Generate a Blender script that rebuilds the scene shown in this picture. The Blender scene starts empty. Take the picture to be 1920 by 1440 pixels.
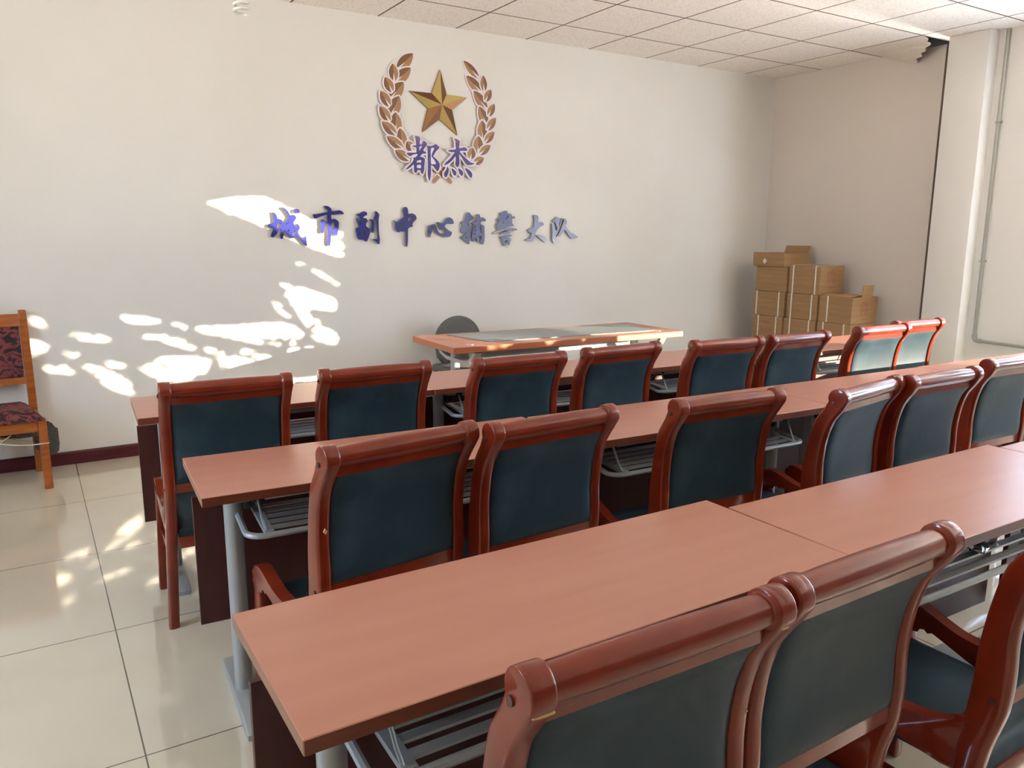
import bpy, bmesh, math, random, json
from mathutils import Vector, Matrix
from math import sin, cos, tan, pi, radians

# ---------------------------------------------------------------- camera, light, exposure
scn = bpy.context.scene
COL = scn.collection
scn.view_settings.view_transform = 'Standard'
scn.view_settings.look = 'None'
scn.view_settings.gamma = 1.0
scn.view_settings.use_curve_mapping = False
scn.view_settings.exposure = 1.5

YAW, PITCH, ROLL, FPX = 0.5538, -0.1896, 0.0040, 1466.0
fw = Vector((sin(YAW)*cos(PITCH), cos(YAW)*cos(PITCH), sin(PITCH)))
rt0 = Vector((cos(YAW), -sin(YAW), 0)); up0 = rt0.cross(fw)
rt = cos(ROLL)*rt0 + sin(ROLL)*up0; up = -sin(ROLL)*rt0 + cos(ROLL)*up0
cam_data = bpy.data.cameras.new('camera'); cam = bpy.data.objects.new('camera', cam_data)
COL.objects.link(cam)
cam_data.sensor_width = 36.0; cam_data.lens = FPX/1920*36.0; cam_data.clip_start = 0.05
m = Matrix.Identity(4)
for i, v in enumerate((rt, up, -fw)):
    for j in range(3): m[j][i] = v[j]
m.translation = Vector((-0.6435, -5.3376, 1.3931))
cam.matrix_world = m
scn.camera = cam

SUN_T = 0.1988                                    # drop per metre of x (low winter sun, 45 deg to the walls)
world = bpy.data.worlds.new('world'); scn.world = world; world.use_nodes = True
wn = world.node_tree; wn.nodes.clear()
wo = wn.nodes.new('ShaderNodeOutputWorld'); wb = wn.nodes.new('ShaderNodeBackground')
tc = wn.nodes.new('ShaderNodeTexCoord'); sp = wn.nodes.new('ShaderNodeSeparateXYZ'); cr = wn.nodes.new('ShaderNodeValToRGB')
wn.links.new(tc.outputs['Generated'], sp.inputs[0])
mr = wn.nodes.new('ShaderNodeMapRange'); mr.inputs['From Min'].default_value = -1.0; wn.links.new(sp.outputs['Z'], mr.inputs['Value']); wn.links.new(mr.outputs[0], cr.inputs[0])
ce = cr.color_ramp.elements                      # bright sunlit ground below the horizon, hazy sky above
ce[0].position = 0.0; ce[0].color = (0.96, 0.91, 0.84, 1)
ce[1].position = 1.0; ce[1].color = (0.22, 0.31, 0.45, 1)
for ps, cl in ((0.47, (0.96, 0.91, 0.84, 1)), (0.50, (0.33, 0.41, 0.52, 1)), (0.60, (0.27, 0.39, 0.57, 1))):
    x = ce.new(ps); x.color = cl
wn.links.new(cr.outputs[0], wb.inputs['Color']); wb.inputs['Strength'].default_value = 22
wn.links.new(wb.outputs[0], wo.inputs[0])

sd = bpy.data.lights.new('sun', 'SUN'); sun = bpy.data.objects.new('sun', sd); COL.objects.link(sun)
sd.energy = 11.0; sd.angle = radians(0.2); sd.color = (1.0, 0.85, 0.62)
sun.rotation_euler = Vector((-1, 1, -SUN_T)).to_track_quat('-Z', 'Y').to_euler()
sun.location = (9, -9, 4)

def portal(name, loc, rot, sx, sy):
    l = bpy.data.lights.new(name, 'AREA'); l.shape = 'RECTANGLE'; l.size = sx; l.size_y = sy
    l.cycles.is_portal = True
    o = bpy.data.objects.new(name, l); COL.objects.link(o); o.location = loc; o.rotation_euler = rot
    return o
# room: x left..right, y 0 = front wall with the lettering (negative towards the camera), z up
XL, XP, XR, YB, HC = -2.9, 5.58, 5.51, -8.6, 2.847
SILL, WTOP = 0.8, 2.66
WINS = [(-4.22, -2.50), (-6.55, -4.25)]
for a, b in WINS:
    portal('window_daylight', (XR+0.19, (a+b)/2, (SILL+WTOP)/2), (0, radians(90), 0), WTOP-SILL, b-a)


ADDED_WIN = (-3.3, -2.75)  # unseen window added to brighten the left of the room
portal('window_daylight', (XL-0.19, (ADDED_WIN[0]+ADDED_WIN[1])/2, 1.7), (0, radians(-90), 0), 1.5, ADDED_WIN[1]-ADDED_WIN[0])

# ---------------------------------------------------------------- helpers
def lin(r, g, b):
    f = lambda c: (c/255/12.92) if c/255 <= 0.04045 else ((c/255+0.055)/1.055)**2.4
    return (f(r), f(g), f(b), 1)

def mat(name, col, rough=0.5, metal=0.0, coat=0.0, noise=None, bump=None, sheen=0.0, spec=0.5, coat_rough=0.06):
    m = bpy.data.materials.new(name); m.use_nodes = True
    nt = m.node_tree; b = nt.nodes['Principled BSDF']
    b.inputs['Base Color'].default_value = col; b.inputs['Roughness'].default_value = rough
    b.inputs['Metallic'].default_value = metal; b.inputs['Coat Weight'].default_value = coat
    b.inputs['Coat Roughness'].default_value = coat_rough
    b.inputs['Specular IOR Level'].default_value = spec
    if sheen:
        b.inputs['Sheen Weight'].default_value = sheen; b.inputs['Sheen Roughness'].default_value = 0.4
    if noise:                                       # (scale xyz, colour 2, low, high, detail)
        sc, c2, lo, hi = noise[:4]
        t = nt.nodes.new('ShaderNodeTexCoord'); mp = nt.nodes.new('ShaderNodeMapping'); n = nt.nodes.new('ShaderNodeTexNoise')
        mp.inputs['Scale'].default_value = sc; n.inputs['Scale'].default_value = 1.0
        n.inputs['Detail'].default_value = 5.0
        rmp = nt.nodes.new('ShaderNodeMapRange'); rmp.inputs['From Min'].default_value = lo; rmp.inputs['From Max'].default_value = hi
        mx = nt.nodes.new('ShaderNodeMix'); mx.data_type = 'RGBA'
        mx.inputs['A'].default_value = col; mx.inputs['B'].default_value = c2
        nt.links.new(t.outputs['Object'], mp.inputs[0]); nt.links.new(mp.outputs[0], n.inputs['Vector'])
        nt.links.new(n.outputs['Fac'], rmp.inputs['Value']); nt.links.new(rmp.outputs[0], mx.inputs['Factor'])
        nt.links.new(mx.outputs['Result'], b.inputs['Base Color'])
    if bump:                                        # (scale, strength, distance)
        t = nt.nodes.new('ShaderNodeTexCoord'); n = nt.nodes.new('ShaderNodeTexNoise'); n.inputs['Scale'].default_value = bump[0]
        n.inputs['Detail'].default_value = 4.0
        bp = nt.nodes.new('ShaderNodeBump'); bp.inputs['Strength'].default_value = bump[1]; bp.inputs['Distance'].default_value = bump[2]
        nt.links.new(t.outputs['Object'], n.inputs['Vector']); nt.links.new(n.outputs['Fac'], bp.inputs['Height'])
        nt.links.new(bp.outputs[0], b.inputs['Normal'])
    return m

def tag(o, label, cat=None, group=None, kind=None):
    if label: o['label'] = label
    if cat: o['category'] = cat
    if group: o['group'] = group
    if kind: o['kind'] = kind
    return o

def empty(name, label, cat, loc=(0, 0, 0), rz=0.0, group=None):
    o = bpy.data.objects.new(name, None); COL.objects.link(o); o.empty_display_size = 0.1
    o.location = loc; o.rotation_euler = (0, 0, rz)
    return tag(o, label, cat, group)

def obj(name, bm, mats, parent=None, smooth=35, label=None):
    me = bpy.data.meshes.new(name)
    bmesh.ops.recalc_face_normals(bm, faces=bm.faces[:])
    bm.to_mesh(me); bm.free()
    for mm in (mats if isinstance(mats, (list, tuple)) else [mats]): me.materials.append(mm)
    if smooth:
        for p in me.polygons: p.use_smooth = True
        for p in me.polygons:
            if len(p.vertices) > 16: p.use_smooth = False
        me.set_sharp_from_angle(angle=radians(smooth))
    o = bpy.data.objects.new(name, me); COL.objects.link(o)
    if parent: o.parent = parent
    if label: o['label'] = label
    return o

def struct(o, label=None):
    o['kind'] = 'structure'
    if label: o['label'] = label
    return o

def box(bm, x0, x1, y0, y1, z0, z1, bev=0.0, seg=2, mi=0):
    vs = [bm.verts.new((x, y, z)) for x in (x0, x1) for y in (y0, y1) for z in (z0, z1)]
    fs = [bm.faces.new([vs[i] for i in q]) for q in ((0, 1, 3, 2), (4, 6, 7, 5), (0, 4, 5, 1), (2, 3, 7, 6), (0, 2, 6, 4), (1, 5, 7, 3))]
    for f in fs: f.material_index = mi
    if bev:
        es = list({e for f in fs for e in f.edges})
        r = bmesh.ops.bevel(bm, geom=es, offset=bev, segments=seg, profile=0.5, affect='EDGES')
        for f in r['faces']: f.material_index = mi
    return fs

def prism(bm, prof, axis, a, b, bev=0.0, seg=2, mi=0):
    """closed polygon in the two other axes, extruded along axis from a to b"""
    def p3(u, v, w):
        return (w, u, v) if axis == 'x' else ((u, w, v) if axis == 'y' else (u, v, w))
    A = [bm.verts.new(p3(u, v, a)) for u, v in prof]; B = [bm.verts.new(p3(u, v, b)) for u, v in prof]
    n = len(prof); fa = bm.faces.new(A); fb = bm.faces.new(B[::-1])
    fs = [fa, fb] + [bm.faces.new((A[i], A[(i+1) % n], B[(i+1) % n], B[i])) for i in range(n)]
    for f in fs: f.material_index = mi
    if bev:
        es = list(set(fa.edges) | set(fb.edges))
        r = bmesh.ops.bevel(bm, geom=es, offset=bev, segments=seg, profile=0.5, affect='EDGES', clamp_overlap=True)
        for f in r['faces']: f.material_index = mi

def tube(bm, pts, r, n=10, cap=True, mi=0, closed=False, flat=None):
    """round (or flat = (half width, half height)) section swept along points"""
    pts = [Vector(p) for p in pts]; rings = []; prev = None; N = len(pts)
    for i, p in enumerate(pts):
        if closed: t = pts[(i+1) % N] - pts[i-1]
        else: t = pts[min(i+1, N-1)] - pts[max(i-1, 0)]
        t.normalize()
        ref = prev if prev is not None else (Vector((0, 0, 1)) if abs(t.z) < 0.9 else Vector((1, 0, 0)))
        s = t.cross(ref)
        if s.length < 1e-5: s = t.cross(Vector((0, 1, 0)))
        s.normalize(); u = s.cross(t).normalized(); prev = u
        rr = r[i] if isinstance(r, (list, tuple)) else r
        if flat: ring = [p + s*flat[0]*a + u*flat[1]*b for a, b in ((1, 1), (-1, 1), (-1, -1), (1, -1))]
        else: ring = [p + (s*cos(2*pi*k/n) + u*sin(2*pi*k/n))*rr for k in range(n)]
        rings.append([bm.verts.new(q) for q in ring])
    k = len(rings[0])
    for i in range(N if closed else N-1):
        a, b = rings[i], rings[(i+1) % N]
        for j in range(k):
            f = bm.faces.new((a[j], a[(j+1) % k], b[(j+1) % k], b[j])); f.material_index = mi
    if cap and not closed:
        for ring in (rings[0][::-1], rings[-1]): f = bm.faces.new(ring); f.material_index = mi

def lathe(bm, prof, c=(0, 0, 0), axis='z', n=24, mi=0):
    rings = []
    for r, h in prof:
        ring = []
        for k in range(n):
            a = 2*pi*k/n
            q = {'z': (r*cos(a), r*sin(a), h), 'x': (h, r*cos(a), r*sin(a)), 'y': (r*sin(a), h, r*cos(a))}[axis]
            ring.append(bm.verts.new((q[0]+c[0], q[1]+c[1], q[2]+c[2])))
        rings.append(ring)
    for a, b in zip(rings, rings[1:]):
        for j in range(n):
            f = bm.faces.new((a[j], a[(j+1) % n], b[(j+1) % n], b[j])); f.material_index = mi
    for ring in (rings[0][::-1], rings[-1]): f = bm.faces.new(ring); f.material_index = mi

def pad(bm, fn, nu, nv, thick, dirv, mi=0):
    """closed cushion: fn(u,v)->(point, puff) ; back sheet shifted by -thick along dirv"""
    d = Vector(dirv); A = []; B = []
    for i in range(nu+1):
        ra, rb = [], []
        for j in range(nv+1):
            p, h, l = fn(i/nu, j/nv); p = Vector(p)
            ra.append(bm.verts.new(p + d*h)); rb.append(bm.verts.new(p - d*(thick + l)))
        A.append(ra); B.append(rb)
    for i in range(nu):
        for j in range(nv):
            bm.faces.new((A[i][j], A[i+1][j], A[i+1][j+1], A[i][j+1])).material_index = mi
            bm.faces.new((B[i][j], B[i][j+1], B[i+1][j+1], B[i+1][j])).material_index = mi
    rim = [(i, 0) for i in range(nu)] + [(nu, j) for j in range(nv)] + [(i, nv) for i in range(nu, 0, -1)] + [(0, j) for j in range(nv, 0, -1)]
    for k in range(len(rim)):
        a, b = rim[k], rim[(k+1) % len(rim)]
        bm.faces.new((A[a[0]][a[1]], A[b[0]][b[1]], B[b[0]][b[1]], B[a[0]][a[1]])).material_index = mi

def spline(tab, z):
    n = len(tab)
    for i in range(n-1):
        if z <= tab[i+1][0] or i == n-2:
            z0, y0 = tab[i]; z1, y1 = tab[i+1]; t = max(0.0, min(1.0, (z-z0)/(z1-z0)))
            def slope(k):
                a, b = tab[max(k-1, 0)], tab[min(k+1, n-1)]; return (b[1]-a[1])/(b[0]-a[0])
            m0, m1 = slope(i)*(z1-z0), slope(i+1)*(z1-z0)
            return y0*(2*t**3-3*t*t+1) + m0*(t**3-2*t*t+t) + y1*(-2*t**3+3*t*t) + m1*(t**3-t*t)

def interp(tab, z):
    for (z0, y0), (z1, y1) in zip(tab, tab[1:]):
        if z <= z1: return y0 + (y1-y0)*max(0.0, (z-z0)/(z1-z0))
    return tab[-1][1]

def copy_tree(o, parent=None):
    c = o.copy(); COL.objects.link(c)
    if parent: c.parent = parent
    for ch in list(o.children): copy_tree(ch, c)
    return c

def smooth_poly(pts, n=3):
    out = []; N = len(pts)
    for i in range(N):
        p0, p1, p2, p3 = (Vector(pts[(i+k) % N]) for k in (-1, 0, 1, 2))
        for k in range(n):
            t = k/n
            tens = 0.35
            m1 = (p2-p0)*tens; m2 = (p3-p1)*tens
            out.append(p1*(2*t**3-3*t*t+1) + m1*(t**3-2*t*t+t) + p2*(-2*t**3+3*t*t) + m2*(t**3-t*t))
    return out

# ---------------------------------------------------------------- materials
WALL_C = lin(234, 231, 226)
M_wall = mat('wall_paint', WALL_C, 0.75, noise=((0.9, 0.9, 0.9), lin(229, 225, 218), 0.4, 0.7), bump=(30, 0.05, 0.01))
M_wallr = mat('partition_paint', lin(222, 212, 201), 0.75, bump=(30, 0.05, 0.01))
M_white = mat('white_paint', lin(235, 234, 230), 0.5)
M_dark = mat('gap_shade', lin(104, 92, 82), 0.9)
M_void = mat('ceiling_void_shade', lin(46, 48, 48), 0.9)
M_base = mat('baseboard_maroon', lin(92, 28, 38), 0.3, noise=((3, 3, 40), lin(70, 20, 30), 0.4, 0.65))
M_wood = mat('red_lacquered_wood', lin(132, 45, 21), 0.32, coat=0.75, spec=0.2, coat_rough=0.06, noise=((9, 9, 9), lin(112, 34, 16), 0.35, 0.7))
M_woodflat = mat('lacquered_side', lin(146, 56, 30), 0.34, coat=0.7)
M_leather = mat('dark_teal_leather', lin(38, 56, 68), 0.47, noise=((7, 7, 7), lin(56, 75, 86), 0.45, 0.75), bump=(220, 0.08, 0.002), spec=0.28)
M_top = mat('laminate_top', lin(186, 130, 111), 0.29, noise=((2.2, 22, 10), lin(181, 124, 105), 0.35, 0.7))
M_edge = mat('laminate_edge', lin(118, 58, 36), 0.42, noise=((3, 40, 40), lin(98, 46, 30), 0.35, 0.7))
M_endge = mat('laminate_end', lin(150, 108, 84), 0.45)
M_panel = mat('modesty_brown', lin(84, 36, 28), 0.45, noise=((20, 20, 4), lin(66, 27, 22), 0.35, 0.7))
M_grey = mat('grey_powder_coat', lin(168, 172, 172), 0.38, metal=0.25, spec=0.6)
M_silver = mat('silver_beam', lin(188, 190, 190), 0.3, metal=0.6)
M_black = mat('black_plastic', lin(26, 28, 32), 0.45)
M_plug = mat('wood_plug', lin(84, 58, 48), 0.4)
M_chip = mat('bare_wood', lin(214, 186, 120), 0.7)
M_desk = mat('desk_top', lin(186, 122, 96), 0.32, noise=((2.2, 26, 10), lin(172, 108, 84), 0.35, 0.7))
M_deskedge = mat('desk_edge', lin(176, 98, 58), 0.4)
M_mat = mat('desk_pad_grey', lin(120, 128, 130), 0.28)
M_cloth = mat('grey_cloth', lin(104, 102, 98), 0.95, bump=(300, 0.3, 0.004))
M_oak = mat('orange_wood', lin(176, 98, 32), 0.38, coat=0.4, noise=((6, 6, 50), lin(150, 76, 24), 0.35, 0.7))
M_foam = mat('torn_foam', lin(98, 96, 92), 0.95, bump=(60, 1.0, 0.02))
M_fibre = mat('frayed_fibre', lin(190, 168, 132), 0.9)
M_card = mat('cardboard', lin(168, 132, 92), 0.85, noise=((3, 3, 30), lin(156, 120, 82), 0.4, 0.65))
M_cardin = mat('cardboard_inside', lin(130, 98, 66), 0.9)
M_strap = mat('white_strap', lin(226, 222, 210), 0.5)
M_red = mat('red_print', lin(176, 76, 58), 0.9)
M_tag = mat('white_sticker', lin(232, 228, 220), 0.7)
M_pipe = mat('conduit_grey', lin(168, 166, 158), 0.35, metal=0.5)
M_blue = mat('blue_letter', lin(30, 36, 122), 0.28, spec=0.6, coat=0.25)
M_bside = mat('letter_side', lin(150, 152, 150), 0.5)
M_ink = mat('emblem_violet', lin(52, 44, 128), 0.4)
M_lilac = mat('emblem_white', lin(236, 226, 232), 0.5)
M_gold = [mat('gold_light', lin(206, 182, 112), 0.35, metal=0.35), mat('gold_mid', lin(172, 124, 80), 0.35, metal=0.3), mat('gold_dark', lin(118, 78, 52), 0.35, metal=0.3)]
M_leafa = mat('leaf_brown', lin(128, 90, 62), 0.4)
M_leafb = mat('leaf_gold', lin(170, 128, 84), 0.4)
M_bulb = mat('bulb_glass', lin(226, 224, 214), 0.15, coat=1.0)
M_bark = mat('bark', lin(84, 72, 60), 0.9)
M_leafg = mat('foliage_green', lin(62, 82, 44), 0.8)
M_ground = mat('paving', lin(176, 172, 164), 0.9)

def mat_fabric():
    m = mat('maroon_damask', lin(112, 52, 56), 0.9)
    nt = m.node_tree; b = nt.nodes['Principled BSDF']
    t = nt.nodes.new('ShaderNodeTexCoord'); n = nt.nodes.new('ShaderNodeTexNoise'); n.inputs['Scale'].default_value = 13; n.inputs['Detail'].default_value = 1.5
    n.inputs['Distortion'].default_value = 2.4
    r = nt.nodes.new('ShaderNodeValToRGB'); e = r.color_ramp.elements
    e[0].position = 0.42; e[0].color = lin(46, 34, 38); e[1].position = 0.50; e[1].color = lin(118, 54, 58)
    x = e.new(0.62); x.color = lin(132, 66, 64); x = e.new(0.68); x.color = lin(60, 44, 46)
    nt.links.new(t.outputs['Object'], n.inputs['Vector']); nt.links.new(n.outputs['Fac'], r.inputs[0]); nt.links.new(r.outputs[0], b.inputs['Base Color'])
    return m
M_fabric = mat_fabric()

def mat_ink():
    m = mat('emblem_ink', lin(52, 44, 128), 0.4); nt = m.node_tree; b = nt.nodes['Principled BSDF']
    t = nt.nodes.new('ShaderNodeTexCoord'); sx = nt.nodes.new('ShaderNodeSeparateXYZ'); rp = nt.nodes.new('ShaderNodeValToRGB'); e = rp.color_ramp.elements
    e[0].position = 0.22; e[0].color = lin(54, 48, 130); e[1].position = 0.36; e[1].color = lin(168, 120, 116)
    x = e.new(0.285); x.color = lin(100, 70, 140)
    nt.links.new(t.outputs['Object'], sx.inputs[0]); nt.links.new(sx.outputs['Z'], rp.inputs[0]); nt.links.new(rp.outputs[0], b.inputs['Base Color'])
    return m
M_ink = mat_ink()

def grid_mat(name, base, line, x0, y0, size, half, rough, coat=0.0, speck=None, spec=0.5):
    """square grid of joint lines in the xy plane, drawn from the object's own coordinates"""
    m = bpy.data.materials.new(name); m.use_nodes = True; nt = m.node_tree; b = nt.nodes['Principled BSDF']
    b.inputs['Roughness'].default_value = rough; b.inputs['Coat Weight'].default_value = coat; b.inputs['Coat Roughness'].default_value = 0.03
    b.inputs['Specular IOR Level'].default_value = spec
    t = nt.nodes.new('ShaderNodeTexCoord'); s = nt.nodes.new('ShaderNodeSeparateXYZ'); nt.links.new(t.outputs['Object'], s.inputs[0])
    def math(op, a, v=None, c=None):
        n = nt.nodes.new('ShaderNodeMath'); n.operation = op
        for k, q in enumerate((a, v, c)):
            if q is None: continue
            if isinstance(q, (int, float)): n.inputs[k].default_value = q
            else: nt.links.new(q, n.inputs[k])
        return n.outputs[0]
    ds = []
    for out, o in ((s.outputs['X'], x0), (s.outputs['Y'], y0)):
        q = math('SUBTRACT', out, o); q = math('DIVIDE', q, size); q = math('PINGPONG', q, 0.5); q = math('MULTIPLY', q, size); ds.append(q)
    d = math('MINIMUM', ds[0], ds[1]); k = math('LESS_THAN', d, half)
    mx = nt.nodes.new('ShaderNodeMix'); mx.data_type = 'RGBA'; mx.inputs['B'].default_value = line
    nt.links.new(k, mx.inputs['Factor'])
    n = nt.nodes.new('ShaderNodeTexNoise'); n.inputs['Scale'].default_value = speck[0]; n.inputs['Detail'].default_value = 3
    nt.links.new(t.outputs['Object'], n.inputs['Vector'])
    rm = nt.nodes.new('ShaderNodeMapRange'); rm.inputs['From Min'].default_value = speck[2]; rm.inputs['From Max'].default_value = speck[3]
    nt.links.new(n.outputs['Fac'], rm.inputs['Value'])
    m2 = nt.nodes.new('ShaderNodeMix'); m2.data_type = 'RGBA'; m2.inputs['A'].default_value = base; m2.inputs['B'].default_value = speck[1]
    nt.links.new(rm.outputs[0], m2.inputs['Factor']); nt.links.new(m2.outputs['Result'], mx.inputs['A']); nt.links.new(mx.outputs['Result'], b.inputs['Base Color'])
    return m
M_floor = grid_mat('cream_floor_tile', lin(212, 204, 184), lin(96, 88, 74), -0.4899, -0.8091, 0.8, 0.0022, 0.07, coat=0.6, speck=(2.5, lin(204, 195, 172), 0.45, 0.75), spec=0.7)
CT, CX0, CY0 = 0.5983, 5.1603, -0.4909
M_ceil = grid_mat('mineral_ceiling', lin(252, 245, 237), lin(112, 92, 78), CX0, CY0, CT, 0.0065, 0.9, speck=(95, lin(228, 219, 207), 0.50, 0.68))

# ---------------------------------------------------------------- setting
def plain(name, boxes, mt, label=None):
    bm = bmesh.new()
    for b in boxes: box(bm, *b)
    return struct(obj(name, bm, mt, smooth=0), label)
plain('floor', [(XL-0.2, XR+0.2, YB-0.2, 0.2, -0.1, 0.0)], M_floor, 'glossy cream floor of large square tiles')
# ceiling slab with a gap where the corner tile has broken away
hx0, hx1, hy0, hy1 = CX0+0.006, XP, CY0-2*CT+0.006, CY0-CT-0.006
plain('ceiling', [(XL-0.2, hx0, YB-0.2, 0.2, HC, HC+0.03), (hx0, XP+0.2, hy1, 0.2, HC, HC+0.03), (hx0, XP+0.2, YB-0.2, hy0, HC, HC+0.03)], M_ceil, 'suspended ceiling of square mineral tiles')
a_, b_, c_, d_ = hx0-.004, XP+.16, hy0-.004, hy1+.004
plain('trim_1', [(a_, b_, c_, d_, HC+0.25, HC+0.26), (a_-.01, a_, c_, d_, HC+.031, HC+.26), (b_, b_+.01, c_, d_, HC+.031, HC+.26), (a_, b_, c_-.01, c_, HC+.031, HC+.26), (a_, b_, d_, d_+.01, HC+.031, HC+.26)], M_void)  # added box coloured dark so the ceiling hole reads as unlit
plain('wall_front', [(XL-0.2, XP+0.2, 0.0, 0.2, -0.1, HC+0.3)], M_wall, 'long white wall carrying the blue lettering and emblem')
plain('wall_partition', [(XP, XP+0.2, -1.634, 0.0, 0, HC-0.002)], M_wallr, 'tan partition wall behind the cardboard boxes')
plain('trim_2', [(XP+0.004, XP+0.2, -1.72, -1.634, 0, HC-0.002)], M_dark, 'dark strip coloured as the shaded gap between partition and pillar')  # solid strip coloured dark in place of a shadowed gap
bm = bmesh.new(); box(bm, 5.385, 5.9, -2.065, -1.765, 0, HC, 0.006)
struct(obj('wall_pillar', bm, M_wall), 'white pillar at the right end of the partition')
wr = [(XR, XR+0.2, -2.50, -2.05, 0, HC+0.2), (XR, XR+0.2, YB, -2.50, 0, SILL), (XR, XR+0.2, YB, -2.50, WTOP, HC+0.2), (XR, XR+0.2, YB, -6.55, SILL, WTOP)]
plain('wall_right', wr, M_wall, 'white right wall past the pillar, with windows')
y0, y1 = ADDED_WIN
plain('wall_left', [(XL-0.2, XL, YB, y0, 0, HC+0.2), (XL-0.2, XL, y1, 0, 0, HC+0.2), (XL-0.2, XL, y0, y1, 0, 0.95), (XL-0.2, XL, y0, y1, 2.45, HC+0.2)], M_wall)
plain('wall_back', [(XL-0.2, XR+0.2, YB-0.2, YB, 0, HC+0.2)], mat('back_wall_brown', lin(92, 84, 78), 0.8))
plain('trim_3', [(XL-0.2, XP+0.2, YB-0.2, 0.2, HC+0.3, HC+0.32)], M_void)
bm = bmesh.new(); prism(bm, [(0, 0), (-0.014, 0), (-0.014, 0.07), (-0.008, 0.08), (0, 0.08)], 'x', XL, 5.0)
struct(obj('baseboard_front', bm, M_base, smooth=20), 'maroon baseboard along the front wall')

def glass_mat():
    m = bpy.data.materials.new('window_glass'); m.use_nodes = True; nt = m.node_tree; nt.nodes.clear()
    o = nt.nodes.new('ShaderNodeOutputMaterial'); t = nt.nodes.new('ShaderNodeBsdfTransparent'); g = nt.nodes.new('ShaderNodeBsdfGlossy'); mx = nt.nodes.new('ShaderNodeMixShader')
    g.inputs['Roughness'].default_value = 0.02; mx.inputs[0].default_value = 0.06
    nt.links.new(t.outputs[0], mx.inputs[1]); nt.links.new(g.outputs[0], mx.inputs[2]); nt.links.new(mx.outputs[0], o.inputs[0])
    return m
M_glass = glass_mat()
def blind_mat():
    m = bpy.data.materials.new('blind_cloth'); m.use_nodes = True; nt = m.node_tree; nt.nodes.clear()
    o = nt.nodes.new('ShaderNodeOutputMaterial'); t = nt.nodes.new('ShaderNodeBsdfTranslucent'); g = nt.nodes.new('ShaderNodeBsdfDiffuse'); mx = nt.nodes.new('ShaderNodeMixShader')
    t.inputs['Color'].default_value = lin(222, 232, 244); g.inputs['Color'].default_value = lin(236, 238, 242); mx.inputs[0].default_value = 0.45
    nt.links.new(g.outputs[0], mx.inputs[1]); nt.links.new(t.outputs[0], mx.inputs[2]); nt.links.new(mx.outputs[0], o.inputs[0])
    return m
M_blind = blind_mat()
def window(name, a, b, z0, z1, axis, at):
    bm = bmesh.new(); f = 0.028
    def bx(u0, u1, w0, w1, d0, d1):
        if axis == 'x': box(bm, at+d0, at+d1, u0, u1, w0, w1)
        else: box(bm, u0, u1, at+d0, at+d1, w0, w1)
    bx(a, a+f, z0, z1, -0.03, 0.03); bx(b-f, b, z0, z1, -0.03, 0.03); bx(a+f, b-f, z0, z0+f, -0.03, 0.03); bx(a+f, b-f, z1-f, z1, -0.03, 0.03)
    fr = obj(name, bm, M_white, smooth=0); struct(fr)
    bm = bmesh.new(); bx(a+f, b-f, z0+f, z1-f, -0.003, 0.003)
    obj('pane', bm, M_glass, fr, smooth=0)
for k, (a, b) in enumerate(WINS): window('window_%d' % (k+1), a, b, SILL, WTOP, 'x', XR+0.12)
window('window_3', ADDED_WIN[0], ADDED_WIN[1], 0.95, 2.45, 'x', XL-0.12)  # the added left window, there only for its daylight
bm = bmesh.new(); box(bm, XR+0.02, XR+0.024, -4.23, -3.20, 1.33, WTOP); tube(bm, [(XR+0.022, -4.23, 1.325), (XR+0.022, -3.20, 1.325)], 0.012)
tag(obj('added_blind', bm, M_blind, smooth=0), 'added white roller blind half lowered to cut the sun, window nearest the pillar', 'blind')  # unseen blind added to cut the sun above its hem

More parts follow.
